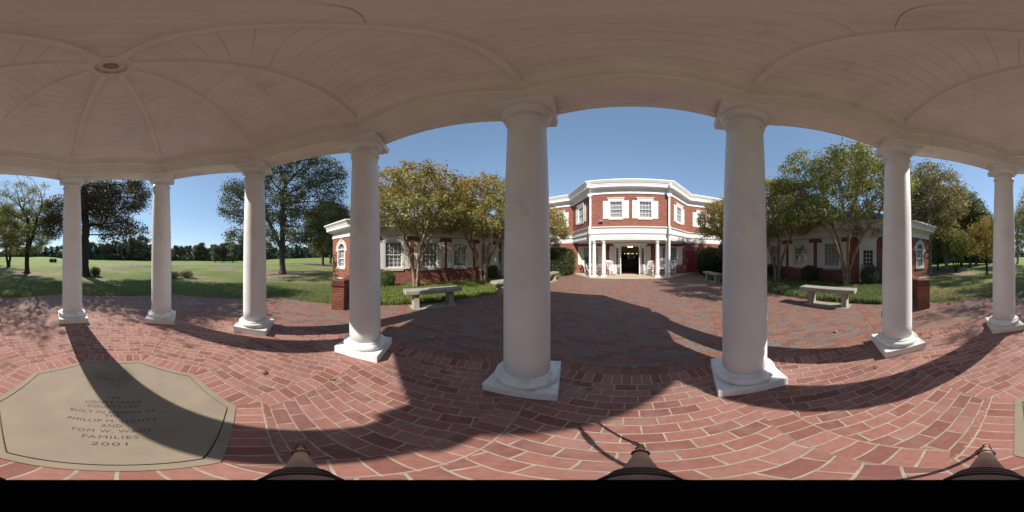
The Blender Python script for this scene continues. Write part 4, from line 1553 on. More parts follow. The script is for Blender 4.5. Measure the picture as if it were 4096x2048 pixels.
def wing(side):
    s = side
    XW = XL if s < 0 else XR
    # plan corners, travelling so that outside is on the right
    c0 = (XW, YM)
    c1 = (XW, WY0)
    c2 = (XW + s * WD, WY0 - WD)
    c3 = (XW + s * (WD + 3.0), WY0 - WD)
    c4 = (XW + s * (2 * WD + 3.0), WY0)
    c5 = (XW + s * (2 * WD + 3.0), YM)
    # the recessed corner by the main block
    REC = 9.70
    XR2 = XW + s * 1.4

    def mk(p, q):
        return Wall(p, q) if s > 0 else Wall(q, p)
    # for the right wing (s>0) outside (-x) is right of travelling south... pick orientation by test
    def wall(p, q, inward):
        W = Wall(p, q)
        mid = (Vector(p) + Vector(q)) / 2
        if W.n.dot(mid - Vector(inward)) < 0:
            W = Wall(q, p)
        return W
    ctr = (XW + s * 2.9, 7.0)
    Wf = wall((XW, REC), c1, ctr)
    Wc = wall(c1, c2, ctr)
    Ws = wall(c2, c3, ctr)
    We = wall(c3, c4, ctr)
    Wo = wall(c4, c5, ctr)
    Wr = wall((XR2, REC), (XR2, YM), ctr)
    Wr2 = wall((XW, REC), (XR2, REC), (XW + s * 0.7, 7.0))
    if s < 0:
        wins = [(2.21, 1.03, 1.0), (4.34, 1.03, 1.0), (6.40, 1.03, 0.95), (8.50, 0.97, 1.0)]
    else:
        wins = [(4.54, 1.05, 1.0), (6.71, 1.05, 1.0), (8.86, 1.05, 1.0)]
    holes = []
    for y, wd, bl in wins:
        holes.append(hole(Wf, Wf.u_of(y=y), wd + 0.04, 0.84, 2.40))
    if s > 0:
        du = Wf.u_of(y=2.31)
        holes.append((du - 0.50, du + 0.50, -0.1, 2.42))
    mb = MB()
    Wf.face(mb, -0.1, 2.72, holes)
    ah = arched_window(Wc, Wc.L / 2, 0.86, 1.95, 0.36)
    Wc.face(mb, 0.2, 2.72, [ah], depth=0.2)
    for W in (Ws, We, Wo, Wr, Wr2):
        W.face(mb, -0.1, 2.72)
    bpart(mb, 'wing_wall', M['wall'])
    mb = MB()
    u = 0.0
    Wc.face(mb, -0.1, 0.2)
    mb.box(-0.02, Wc.L + 0.02, 0.0, 0.045, -0.08, 0.16, Wc.T)
    mb.frustum(Wc.L / 2 + 0.02, 0.0225, 0.16, Wc.L / 2 + 0.0, 0.006, 0.20, (Wc.L / 2, 0.0225), Wc.T)
    bpart(mb, 'stone_base', M['sill'])
    # soldier band at the spring line of the arch
    for a, b in ((0.02, ah[0] - 0.195), (ah[1] + 0.195, Wc.L - 0.02)):
        mb = MB()
        mb.box(a, b, 0.001, 0.007, 1.86, 2.06, Wc.T)
        bpart(mb, 'soldier_band', M['wall_soldier'])
    for y, wd, bl in wins[:-1]:
        uu = Wf.u_of(y=y + 1.07)
        mb = MB()
        mb.box(uu - 0.13, uu + 0.13, 0.001, 0.006, 1.98, 2.20, Wf.T)
        bpart(mb, 'soldier_band', M['wall_soldier'])
    for y, wd, bl in wins:
        window(Wf, Wf.u_of(y=y), wd + 0.04, 0.84, 2.40, shut=0.40, cols=4, rows=6, blinds=bl)
    if s > 0:
        T = Wf.T
        mb = MB()
        mb.box(du - 0.50, du - 0.40, -0.1, 0.03, 0.0, 2.42, T)
        mb.box(du + 0.40, du + 0.50, -0.1, 0.03, 0.0, 2.42, T)
        mb.box(du - 0.40, du + 0.40, -0.1, 0.028, 2.02, 2.07, T)
        mb.box(du - 0.40, du + 0.40, -0.1, 0.0, 2.07, 2.42, T)
        mb.box(du - 0.34, du + 0.34, 0.0, 0.015, 2.12, 2.38, T)
        for o0, o1, z0, z1 in ((0.03, 0.05, 2.42, 2.52), (0.05, 0.10, 2.52, 2.60), (0.11, 0.11, 2.60, 2.66)):
            p = [T(du - 0.5 - o0, 0.0015, z0), T(du + 0.5 + o0, 0.0015, z0), T(du + 0.5 + o0, o0, z0), T(du - 0.5 - o0, o0, z0),
                 T(du - 0.5 - o1, 0.0015, z1), T(du + 0.5 + o1, 0.0015, z1), T(du + 0.5 + o1, o1, z1), T(du - 0.5 - o1, o1, z1)]
            mb.mesh(p, [(0, 1, 2, 3), (7, 6, 5, 4), (3, 2, 6, 7), (2, 1, 5, 6), (0, 3, 7, 4), (1, 0, 4, 5)])
        ds = bpart(mb, 'door_surround', M['trim'])
        mb = MB()
        mb.box(du - 0.40, du + 0.40, -0.09, -0.05, 0.02, 0.98, T)
        mb.box(du - 0.40, du - 0.28, -0.09, -0.05, 0.98, 2.02, T)
        mb.box(du + 0.28, du + 0.40, -0.09, -0.05, 0.98, 2.02, T)
        mb.box(du - 0.28, du + 0.28, -0.09, -0.05, 1.88, 2.02, T)
        for i in (1, 2):
            uu = du - 0.28 + 0.56 * i / 3
            mb.box(uu - 0.013, uu + 0.013, -0.085, -0.055, 0.98, 1.88, T)
        for i in (1, 2, 3):
            zz = 0.98 + 0.90 * i / 4
            mb.box(du - 0.28, du + 0.28, -0.083, -0.057, zz - 0.013, zz + 0.013, T)
        mb.box(du - 0.30, du + 0.30, -0.05, -0.04, 0.15, 0.85, T)
        dd = bpart(mb, 'door', M['trim'])
        mb = MB()
        mb.face([T(du - 0.28, -0.07, 0.98), T(du + 0.28, -0.07, 0.98), T(du + 0.28, -0.07, 1.88), T(du - 0.28, -0.07, 1.88)])
        bpart(mb, 'pane', M['glass'], dd)
        mb = MB()
        mb.box(du - 0.375, du - 0.325, -0.05, -0.02, 0.85, 1.08, T)
        bpart(mb, 'handle', M['black'], dd)
    # white pilaster and column of the recessed corner
    mb = MB()
    mb.box(min(XW, XW - s * 0.05), max(XW, XW - s * 0.05), REC - 0.30, REC + 0.01, 0.0, 2.68)
    bpart(mb, 'pilaster', M['trim'])
    o = pc0.copy()
    COL.objects.link(o)
    for c_ in pck:
        e = c_.copy()
        COL.objects.link(e)
        e.parent = o
    o.location = (XW + s * 0.22, 10.35 - 15.1, 0)
    mb = MB()
    du2 = Wr.u_of(y=11.3)
    mb.box(du2 - 0.5, du2 + 0.5, 0.002, 0.04, 0, 2.2, Wr.T)
    mb.box(du2 - 0.38, du2 + 0.38, 0.04, 0.06, 0.05, 2.05, Wr.T)
    pd = bpart(mb, 'porch_door', M['trim'])
    mb = MB()
    for i in range(3):
        for j in range(4):
            u0 = du2 - 0.28 + i * 0.19
            z0 = 1.0 + j * 0.24
            mb.box(u0, u0 + 0.16, 0.06, 0.063, z0, z0 + 0.21, Wr.T)
    bpart(mb, 'door_glass', M['black'], pd)
    mb = MB()
    x0, x1 = sorted((XW, XR2))
    mb.face([(x0, REC, 2.69), (x1, REC, 2.69), (x1, YM, 2.69), (x0, YM, 2.69)])
    mb.face([(x0, REC, 0.006), (x1, REC, 0.006), (x1, YM, 0.006), (x0, YM, 0.006)])
    bpart(mb, 'corner_porch', M['trim'])
    # entablature
    path = [c0, c1, c2, c3, c4, c5] if s > 0 else [c5, c4, c3, c2, c1, c0]
    Wt = Wall(path[0], path[1])
    mid = (Vector(path[0]) + Vector(path[1])) / 2
    if Wt.n.dot(mid - Vector(ctr)) < 0:
        path = path[::-1]
    mb = MB()
    mb.sweep(path, ENT_W)
    WF2 = wall(c0, c1, ctr)
    triglyphs(mb, (WF2, Wc, Ws, We), 0.019, 2.75, 2.985, 0.53)
    bpart(mb, 'wing_cornice', M['trim'])
    mb = MB()
    base = [Vector(p) for p in (c0, c1, c2, c3, c4, c5)]
    cx = XW + s * 2.95
    eave = []
    for p in base:
        dd_ = Vector((p.x - cx, p.y - (1.5 if p.y < 1 else p.y)))
        l = dd_.length or 1
        eave.append(p + dd_ / l * 0.47)
    r1_, r2_ = (cx, 2.5, 5.05), (cx, 15.1, 5.05)
    E3 = [(e.x, e.y, 3.54) for e in eave]
    mb.face([E3[0], E3[1], r1_, r2_])
    mb.face([E3[1], E3[2], r1_])
    mb.face([E3[2], E3[3], r1_])
    mb.face([E3[3], E3[4], r1_])
    mb.face([E3[4], E3[5], r2_, r1_])
    bpart(mb, 'wing_roof', M['roof'])
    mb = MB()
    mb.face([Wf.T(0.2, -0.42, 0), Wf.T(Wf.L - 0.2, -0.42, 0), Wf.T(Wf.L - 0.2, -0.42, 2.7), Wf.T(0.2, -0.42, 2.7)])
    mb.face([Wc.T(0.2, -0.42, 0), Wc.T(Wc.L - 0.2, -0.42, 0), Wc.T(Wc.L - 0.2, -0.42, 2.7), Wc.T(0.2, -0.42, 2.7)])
    bpart(mb, 'room_shade_sheet', M['dark'])  # near-black sheets in place of the wing's unlit rooms


wing(-1)
wing(1)

# wall lanterns and floodlight
def lantern(loc, nrm, label, group):
    t = thing('wall_lantern', label, 'lantern', loc, math.atan2(nrm[0], -nrm[1]), group)   # local -y is outward
    mb = MB()
    mb.lathe([(0.05, -0.02), (0.05, 0.10)], 12)
    mb.v = [(x, -abs(y) * 0.3 if False else y * 0.25 - 0.012, z) for x, y, z in mb.v]
    mb.tube([(0, -0.02, 0.06), (0, -0.10, 0.14), (0, -0.16, 0.12), (0, -0.17, 0.04)], 0.010, 8)
    mb.build('bracket', M['black'], t)
    c = (0, -0.17, 0)
    mb = MB()
    mb.lathe([(0.012, 0.10), (0.02, 0.07), (0.105, 0.0), (0.105, -0.012), (0.085, -0.02)], 6, c)
    mb.lathe([(0.045, -0.31), (0.05, -0.33), (0.02, -0.36), (0.008, -0.40)], 6, c)
    for k in range(6):
        a = k * math.pi / 3
        mb.tube([(0.088 * math.sin(a), -0.17 + 0.088 * math.cos(a), -0.015), (0.048 * math.sin(a), -0.17 + 0.048 * math.cos(a), -0.315)], 0.006, 6)
    mb.build('frame', M['black'], t)
    mb = MB()
    mb.lathe([(0.082, -0.015), (0.044, -0.312)], 6, c, smooth=False, cap=False)
    mb.build('glass', M['lampglass'], t)
    return t


lantern((-1.99, 15.10, 2.36), (0, -1), 'black wall lantern left of the open entrance doors', 'wall lanterns')
lantern((1.66, 15.10, 2.36), (0, -1), 'black wall lantern right of the open entrance doors', 'wall lanterns')
lantern((9.35, 1.48, 2.36), (-1, 0), 'black wall lantern beside the white door of the shaded wing, half behind a column', 'wall lanterns')
fl = thing('floodlight', 'small grey floodlight on the upper brick wall below the left front window', 'floodlight', (-2.22, 12.85, 4.10))
mb = MB()
mb.box(-0.05, 0.05, -0.04, -0.001, -0.16, -0.04)
mb.tube([(0, -0.03, -0.06), (0, -0.10, 0.0)], 0.015, 8)
mb.build('bracket', M['black'], fl)
mb = MB()
mb.frustum(0.13, 0.05, -0.06, 0.15, 0.09, 0.07, (0, -0.15))
mb.build('head', M['grey'], fl, 0.01)

# ------------------------------------------------------------------ rocking chairs
def rocking_chair():
    t = thing('rocking_chair', 'white wooden rocking chair', 'rocking chair', (0, 0, 0), 0, 'rocking chairs on the porch')
    # faces -y; seat 0.42 high
    mb = MB()
    for i in range(7):
        y0 = -0.25 + i * 0.07
        mb.box(-0.26, 0.26, y0, y0 + 0.06, 0.42 - 0.006 * i, 0.438 - 0.006 * i)
    mb.box(-0.27, -0.24, -0.25, 0.24, 0.36, 0.42)
    mb.box(0.24, 0.27, -0.25, 0.24, 0.36, 0.42)
    mb.build('seat', M['chair'], t)
    mb = MB()

    def tb(x, z):
        return (x, 0.24 + 0.30 * (z - 0.38) / 0.8, z)
    for x in (-0.27, 0.27):
        mb.tube([tb(x, 0.38), tb(x, 1.20)], [0.022, 0.018], 8)
        mb.sphere(tb(x, 1.22), 0.026, 8)
    for z in (0.52, 1.08, 1.15):
        p = tb(0, z)
        mb.box(-0.27, 0.27, p[1] - 0.012, p[1] + 0.012, z - 0.03, z + 0.03)
    for i in range(7):
        x = -0.21 + 0.07 * i
        mb.tube([tb(x, 0.53), tb(x, 1.07)], 0.013, 6)
    mb.build('backrest', M['chair'], t)
    for s_ in (-1, 1):
        mb = MB()
        pts = []
        for i in range(11):
            u = -1 + 2 * i / 10
            pts.append((s_ * 0.27, 0.02 + 0.47 * u, 0.022 + 0.10 * u * u))
        mb.tube(pts, 0.020, 6)
        mb.build('rocker', M['chair'], t)
        mb = MB()
        mb.box(s_ * 0.30 - 0.055, s_ * 0.30 + 0.055, -0.32, 0.30, 0.66, 0.685)
        mb.build('armrest', M['chair'], t)
        mb = MB()
        mb.tube([(s_ * 0.27, -0.24, 0.05), (s_ * 0.27, -0.25, 0.66)], 0.021, 8)
        mb.build('leg', M['chair'], t)
        mb = MB()
        mb.tube([(s_ * 0.27, 0.20, 0.05), (s_ * 0.27, 0.24, 0.40)], 0.021, 8)
        mb.build('leg', M['chair'], t)
    mb = MB()
    for z in (0.16, 0.27):
        mb.tube([(-0.27, -0.245, z), (0.27, -0.245, z)], 0.012, 6)
        mb.tube([(-0.27, 0.21, z), (0.27, 0.21, z)], 0.012, 6)
        for s_ in (-1, 1):
            mb.tube([(s_ * 0.27, -0.24, z + 0.03), (s_ * 0.27, 0.21, z + 0.03)], 0.012, 6)
    mb.build('stretcher', M['chair'], t)
    return t


rc = rocking_chair()
rl = [(-3.55, 14.3, 78, 'white rocking chair under the left porch window, half behind the downspout'),
      (-2.66, 14.3, 72, 'white rocking chair showing behind the second porch column from the left'),
      (-1.62, 14.15, 28, 'white slatted rocking chair left of the entrance, turned toward the doors'),
      (1.35, 14.15, -28, 'white rocking chair right of the entrance beside the tall shutter'),
      (2.45, 14.3, -20, 'white rocking chair partly hidden between the two right porch columns'),
      (3.30, 14.3, -15, 'white rocking chair farthest right on the porch under the right window')]
for i, (x, y, a, lb) in enumerate(rl):
    if i == 0:
        rc.location, rc.rotation_euler = (x, y, 0.008), (0, 0, R(a))
        rc['label'] = lb
    else:
        dup(rc, (x, y, 0.008), R(a), None, lb)

# ------------------------------------------------------------------ stone benches
def bench():
    t = thing('stone_bench', '', 'bench', (0, 0, 0), 0, 'stone benches along the courtyard')
    mb = MB()
    mb.box(-0.21, 0.21, -0.90, 0.90, 0.435, 0.56)
    mb.build('seat', M['concrete'], t, 0.018)
    for y in (-0.56, 0.56):
        mb = MB()
        mb.frustum(0.15, 0.085, 0, 0.13, 0.08, 0.437, (0, y))
        mb.build('leg', M['concrete'], t, 0.008)
    mb = MB()
    mb.box(-0.24, 0.24, -0.72, 0.72, -0.02, 0.004)
    mb.build('footing', M['concrete'], t)
    return t


b0 = bench()
b0.location = (-4.74, 2.93, ZC)
b0['label'] = 'sunlit stone bench on the left side of the courtyard, nearest the gazebo'
for x, y, lb in ((4.72, 3.02, 'stone bench in dappled shade on the right side of the courtyard, nearest the gazebo'),
                 (-4.85, 6.35, 'stone bench of the left side, its end showing left of the big near column'),
                 (-4.80, 9.85, 'far stone bench beside the left hedge near the building'),
                 (4.72, 10.0, 'far stone bench in front of the right hedge and the pale slab')):
    dup(b0, (x, y, ZC), 0, None, lb)

# ------------------------------------------------------------------ brick garden walls ending in piers
for s_, lb in ((-1, 'low brick garden wall with pier joining the sunlit wing to the paving, left of a column'),
               (1, 'low brick garden wall with pier joining the shaded wing to the paving, right side')):
    t = thing('garden_wall', lb, 'wall', (s_ * 4.48, 0.15, 0), 0, 'low brick garden walls')
    mb = MB()
    x0, x1 = sorted((0.0, s_ * 0.46))
    mb.box(x0, x1, -0.175, 0.175, -0.05, 0.70)
    mb.build('pier', M['pier'], t)
    mb = MB()
    e = 0.022
    mb.box(x0 - e, x1 + e, -0.175 - e, 0.175 + e, 0.70, 0.775)
    mb.box(x0 - 0.003, x1 + 0.003, -0.178, 0.178, 0.776, 0.852)
    mb.build('cap', M['pier_cap'], t, 0.006)
    mb = MB()
    x0, x1 = sorted((s_ * 0.462, s_ * 4.85))
    mb.box(x0, x1, -0.10, 0.10, -0.05, 0.66)
    mb.build('wall', M['pier'], t)
    mb = MB()
    x0, x1 = sorted((s_ * 0.485, s_ * 4.7))
    mb.box(x0, x1, -0.125, 0.125, 0.661, 0.735)
    mb.build('coping', M['pier_cap'], t, 0.006)

# ------------------------------------------------------------------ utility cabinet at the right
t = thing('utility_cabinet', 'low white louvred metal cabinet at the wall right of the big hedge', 'cabinet', (7.75, 13.9, 0))
mb = MB()
mb.box(-0.35, 0.35, -0.2, 0.2, 0.0, 0.48)
mb.box(-0.37, 0.37, -0.22, 0.22, 0.48, 0.52)
mb.build('body', M['trim'], t, 0.006)
mb = MB()
for i in range(8):
    mb.box(-0.29, 0.29, -0.212, -0.201, 0.07 + 0.045 * i, 0.09 + 0.045 * i)
mb.build('louvre', M['grey'], t)

# ------------------------------------------------------------------ vegetation
def np_mesh(name, verts, nq, cols=None, mat=None, parent=None, vpf=4, smooth=False):
    """verts: (nq*vpf,3) with faces of vpf consecutive vertices"""
    me = bpy.data.meshes.new(name)
    verts = np.asarray(verts, np.float32)
    me.vertices.add(len(verts))
    me.vertices.foreach_set('co', verts.ravel())
    me.loops.add(nq * vpf)
    me.loops.foreach_set('vertex_index', np.arange(nq * vpf, dtype=np.int32))
    me.polygons.add(nq)
    me.polygons.foreach_set('loop_start', np.arange(0, nq * vpf, vpf, dtype=np.int32))
    me.update(calc_edges=True)
    if cols is not None:
        ca = me.color_attributes.new('Col', 'FLOAT_COLOR', 'POINT')
        c4 = np.ones((len(verts), 4), np.float32)
        c4[:, :3] = np.repeat(cols, vpf, 0)
        ca.data.foreach_set('color', c4.ravel())
    if mat:
        me.materials.append(mat)
    o = bpy.data.objects.new(name, me)
    COL.objects.link(o)
    if parent:
        o.parent = parent
    return o


def leaf_quads(g, P, size, aspect=0.5, droop=0.3, up=0.5, N=None):
    """rhombic leaves at points P"""
    n = len(P)
    d = g.normal(size=(n, 3))
    d[:, 2] -= droop
    d /= np.linalg.norm(d, axis=1)[:, None]
    nr = g.normal(size=(n, 3))
    nr[:, 2] += up
    if N is not None:
        nr += N
    nr -= d * (nr * d).sum(1)[:, None]
    nr /= np.linalg.norm(nr, axis=1)[:, None] + 1e-9
    s = np.cross(d, nr)
    L = size * g.uniform(0.65, 1.35, n)[:, None]
    W = L * aspect
    a = P
    v = np.stack([a, a + d * L * 0.5 + s * W * 0.5, a + d * L, a + d * L * 0.5 - s * W * 0.5], 1)
    return v.reshape(-1, 3)


def pick(g, pal, n, bias=None):
    """pal: list of (weight, rgb)"""
    wt = np.array([p[0] for p in pal], float)
    wt /= wt.sum()
    idx = g.choice(len(pal), n, p=wt)
    c = np.array([p[1] for p in pal], float)[idx]
    return c * g.uniform(0.75, 1.25, (n, 1))


def colonize(g, pts, nodes, parents, step, infl, kill, iters):
    nodes = [np.array(q, float) for q in nodes]
    parents = list(parents)
    alive = np.ones(len(pts), bool)
    nd_ = np.full(len(pts), 1e9)
    ni = np.zeros(len(pts), int)

    def upd(start):
        N = np.array(nodes[start:])
        for i0 in range(0, len(N), 64):
            D = np.linalg.norm(pts[:, None, :] - N[None, i0:i0 + 64], axis=2)
            j = D.argmin(1)
            dm = D[np.arange(len(pts)), j]
            b = dm < nd_
            nd_[b] = dm[b]
            ni[b] = j[b] + start + i0
    upd(0)
    for _ in range(iters):
        m = alive & (nd_ < infl)
        if not m.any():
            m = alive
            if not m.any():
                break
        src = ni[m]
        dv = pts[m] - np.array(nodes)[src]
        dv /= np.linalg.norm(dv, axis=1)[:, None] + 1e-9
        acc = {}
        for s_, d in zip(src, dv):
            acc.setdefault(s_, []).append(d)
        st_ = len(nodes)
        for s_, dl in acc.items():
            d = np.sum(dl, 0) + g.normal(size=3) * 0.12
            l = np.linalg.norm(d)
            if l < 1e-6:
                continue
            nodes.append(nodes[s_] + d / l * step)
            parents.append(s_)
        if len(nodes) == st_:
            break
        upd(st_)
        alive &= nd_ > kill
        if len(nodes) > 5200:
            break
    return np.array(nodes), np.array(parents)


def tree_mesh(g, nodes, parents, r_tip, r_base, power=2.3, sides=6, min_r=0.0):
    n = len(nodes)
    acc = np.zeros(n)
    deg = np.zeros(n, int)
    for p in parents[1:]:
        if p >= 0:
            deg[p] += 1
    rad = np.zeros(n)
    order = range(n - 1, -1, -1)
    for i in order:
        rad[i] = r_tip if deg[i] == 0 else acc[i] ** (1 / power)
        p = parents[i]
        if p >= 0:
            acc[p] += rad[i] ** power
    sc = r_base / rad[0]
    rad = r_tip + (rad - r_tip) * (r_base - r_tip) / max(1e-6, rad[0] - r_tip)
    # smooth node positions a little so limbs do not zigzag
    return rad, deg


def tube_quads(nodes, parents, rad, sides=6, min_r=0.0, flare=None):
    idx = np.array([i for i in range(len(nodes)) if parents[i] >= 0 and rad[i] >= min_r])
    a = nodes[parents[idx]]
    b = nodes[idx]
    ra, rb = np.minimum(rad[parents[idx]], rad[idx] * 1.6), rad[idx]
    main = rad[parents[idx]] < rad[idx] * 1.35
    ra = np.where(main, rad[parents[idx]], ra)
    d = b - a
    l = np.linalg.norm(d, axis=1)[:, None] + 1e-9
    d = d / l
    b = b + d * rb[:, None] * 0.3
    ref = np.where(np.abs(d[:, 2:3]) > 0.9, np.array([[1.0, 0, 0]]), np.array([[0, 0, 1.0]]))
    u = np.cross(d, ref)
    u /= np.linalg.norm(u, axis=1)[:, None] + 1e-9
    v = np.cross(d, u)
    qs = []
    for k in range(sides):
        a0, a1 = 2 * np.pi * k / sides, 2 * np.pi * (k + 1) / sides
        e0 = u * np.cos(a0) + v * np.sin(a0)
        e1 = u * np.cos(a1) + v * np.sin(a1)
        qs.append(np.stack([a + e0 * ra[:, None], a + e1 * ra[:, None], b + e1 * rb[:, None], b + e0 * rb[:, None]], 1))
    return np.concatenate(qs, 0).reshape(-1, 3)


def ellipsoid_pts(g, n, c, r, shell=0.45, zmin=None):
    p = g.normal(size=(n * 2, 3))
    p /= np.linalg.norm(p, axis=1)[:, None]
    rr = (shell + (1 - shell) * g.uniform(0, 1, (len(p), 1)) ** 0.6)
    p = p * rr * np.array(r) + np.array(c)
    if zmin is not None:
        p = p[p[:, 2] > zmin]
    return p[:n]


def make_tree(name, label, cat, seed, env, trunk, r_base, bark, pal, leaf, per, spread, step=0.35, infl=3.0, kill=0.5, r_tip=0.006,
              aspect=0.5, leaf_gen=4, sides=6, leafmat='leaf', group=None, top_pal=None, top_z=None, bare=0.0, iters=120, min_r=0.0, crown_name='crown', bare_z=None):
    g = np.random.default_rng(seed)
    pts = np.concatenate([ellipsoid_pts(g, *e[:3], **(e[3] if len(e) > 3 else {})) for e in env], 0)
    nodes, parents = [], []
    for path in trunk:                      # each stem a polyline from the ground
        path = [np.array(p, float) for p in path]
        prev = -1 if not nodes else 0
        if not nodes:
            nodes.append(path[0])
            parents.append(-1)
            prev = 0
        last = nodes[prev]
        for p in path[1:] if len(nodes) == 1 else path:
            d = np.linalg.norm(p - last)
            m = max(1, int(round(d / step)))
            for i in range(1, m + 1):
                q = last + (p - last) * i / m
                nodes.append(q + g.normal(size=3) * np.array([1, 1, 0]) * 0.012 * (1 if len(trunk) > 1 else 2))
                parents.append(prev)
                prev = len(nodes) - 1
            last = p
    N, Pn = colonize(g, pts, nodes, parents, step, infl, kill, iters)
    rad, deg = tree_mesh(g, N, Pn, r_tip, r_base)
    # basal flare
    hz = N[:, 2] - N[0, 2]
    rad = rad * (1 + 0.45 * np.exp(-hz / 0.25) * (rad > r_base * 0.35))
    t = thing(name, label, cat, (0, 0, 0), 0, group)
    if DBG:
        open('/tmp/w/trees.txt', 'a').write(f'{label} nodes {len(N)}\n')
    tq = tube_quads(N, Pn, rad, sides, min_r)
    o = np_mesh('trunk', tq, len(tq) // 4, None, bark, t)
    me = o.data
    bm = bmesh.new()
    bm.from_mesh(me)
    bmesh.ops.remove_doubles(bm, verts=bm.verts, dist=0.0006)
    bm.to_mesh(me)
    bm.free()
    me.polygons.foreach_set('use_smooth', np.ones(len(me.polygons), bool))
    hgt = np.zeros(len(N), int)
    for i in range(len(N) - 1, 0, -1):
        hgt[Pn[i]] = max(hgt[Pn[i]], hgt[i] + 1)
    tips = np.where((hgt <= leaf_gen) & (Pn >= 0))[0]
    if bare:
        keep = g.uniform(size=len(tips)) > bare
        if bare_z is not None:
            keep = g.uniform(size=len(tips)) > np.clip((N[tips, 2] - bare_z[0]) / (bare_z[1] - bare_z[0]), 0, 1) * bare
        tips = tips[keep]
    per = max(1, int(round(per / len(tips))))
    base = np.repeat(N[tips], per, 0)
    fr = g.uniform(0, 1, (len(base), 1))
    par = np.repeat(N[Pn[tips]], per, 0)
    P = base * fr + par * (1 - fr) + g.normal(size=base.shape) * np.array(spread)
    v = leaf_quads(g, P, leaf, aspect, up=1.1)
    c = pick(g, pal, len(P))
    if top_pal:
        c2 = pick(g, top_pal, len(P))
        nz = (P[:, 2] - top_z[0]) / (top_z[1] - top_z[0]) + 0.35 * np.sin(P[:, 0] * 2.1 + seed) * np.sin(P[:, 1] * 1.7)
        sel = g.uniform(size=len(P)) < np.clip(nz, 0, 1)
        c[sel] = c2[sel]
    np_mesh(crown_name, v, len(P), c, M[leafmat], t)
    return t


# crape myrtles: several smooth stems and an umbrella crown turning orange
G1, G2, G3 = (0.24, 0.27, 0.07), (0.31, 0.33, 0.10), (0.165, 0.21, 0.055)
O1, O2, O3 = (0.42, 0.26, 0.07), (0.46, 0.19, 0.06), (0.38, 0.27, 0.08)
CR_PAL = [(4, G1), (4, G2), (2.5, G3), (2.2, O3), (1.0, O1), (0.35, O2)]
CR_TOP = [(3, O3), (2.4, O1), (1.0, O2), (2.5, G2), (0.6, G1)]


def crape(seed, H, Rr, greener=False):
    g = np.random.default_rng(seed)
    stems = []
    k = 5
    for i in range(k):
        a = 2 * math.pi * i / k + g.uniform(-0.35, 0.35)
        c, s_ = math.cos(a), math.sin(a)
        f = g.uniform(0.8, 1.2)
        stems.append([(c * 0.10, s_ * 0.10, 0.0), (c * 0.16 * f, s_ * 0.16 * f, 0.8), (c * 0.40 * f, s_ * 0.40 * f, 1.6), (c * 0.8 * f, s_ * 0.8 * f, 2.5)])
    stems[0] = [(0, 0, -0.02)] + stems[0]
    env = [(1100, (0, 0, H - 2.1), (Rr, Rr, 1.95), dict(shell=0.3, zmin=2.9)),
           (260, (0, 0, H - 1.0), (Rr * 0.55, Rr * 0.55, 1.05), dict(shell=0.5)),
           (120, (Rr * 0.5, -Rr * 0.3, 3.2), (Rr * 0.55, Rr * 0.6, 0.6), {}),
           (100, (-Rr * 0.5, Rr * 0.4, 3.3), (Rr * 0.5, Rr * 0.5, 0.6), {})]
    pal = [(5, G1), (2.5, G2), (6, G3), (0.5, O3), (0.2, O1)] if greener else CR_PAL
    top = [(4, G2), (3, G1), (1.5, O3), (0.8, O1)] if greener else CR_TOP
    return make_tree('crape_myrtle', '', 'tree', seed, env, stems, 0.135, M['bark_crape'], pal, 0.105, 46000 if greener else 29000, (0.13, 0.13, 0.10), step=0.19, infl=2.2, kill=0.26,
                     r_tip=0.004, leaf_gen=4, sides=7, aspect=0.52, top_pal=top, top_z=(2.6, H - 0.8), group='crape myrtles along the courtyard')


ca = crape(21, 5.95, 3.0)
cb = crape(22, 6.2, 2.8)
cc = crape(23, 7.0, 3.55, True)
ca.location = (-7.45, 3.07, -0.01)
ca['label'] = 'orange tinged crape myrtle over the sunlit bench, nearest tree on the left side'
cb.location = (-7.1, 6.7, -0.01)
cb['label'] = 'crape myrtle second along the sunlit left wing, many thin dark stems'
cc.location = (7.62, 3.15, -0.01)
cc['label'] = 'large green crape myrtle in front of the shaded right wing, nearest the gazebo'
dup(cb, (7.25, 7.04, -0.01), 2.1, 1.0, 'crape myrtle second along the shaded right wing, left of the big green one')
dup(ca, (-6.95, 10.9, -0.01), 1.2, 0.98, 'crape myrtle beside the left hedge whose crown hides the upper left wall')
dup(cb, (6.95, 10.6, -0.01), 4.0, 1.0, 'crape myrtle by the right hedge reaching over the red door')

# big trees on the lawn
OG = [(4, (0.075, 0.095, 0.038)), (3, (0.11, 0.125, 0.05)), (2, (0.14, 0.145, 0.065)), (1, (0.18, 0.135, 0.055))]
OBR = [(3, (0.065, 0.068, 0.026)), (3, (0.10, 0.08, 0.033)), (2, (0.16, 0.095, 0.038)), (1.2, (0.20, 0.10, 0.04)), (1, (0.16, 0.15, 0.045))]
YG = [(3, (0.24, 0.25, 0.06)), (3, (0.30, 0.28, 0.08)), (2, (0.18, 0.20, 0.05)), (1, (0.32, 0.25, 0.08))]
x_, y_ = at(342, 13.0)
o = make_tree('oak_tree', 'dark trunked oak with rusty brown leaves standing behind the second column', 'tree', 31,
              [(700, (-0.8, -1.0, 6.0), (3.0, 3.0, 2.4), dict(shell=0.1)), (300, (-3.6, -0.8, 6.9), (1.9, 1.9, 1.7), {}), (220, (2.4, -0.4, 5.6), (1.8, 1.8, 1.4), {}), (220, (-0.6, -1.8, 7.6), (2.2, 2.0, 1.3), {}), (160, (-2.8, -0.4, 3.7), (2.2, 2.0, 0.9), {}), (140, (2.6, 0.2, 4.2), (1.8, 1.8, 0.9), {})],
              [[(0, 0, -0.05), (0.08, 0, 1.6), (-0.02, 0, 3.3), (0.05, 0, 5.5), (0, 0, 7.6)]], 0.33, M['bark_dark'], OBR, 0.155, 38000, (0.27, 0.27, 0.24), step=0.30, infl=3.2, kill=0.40, r_tip=0.006, leaf_gen=4)
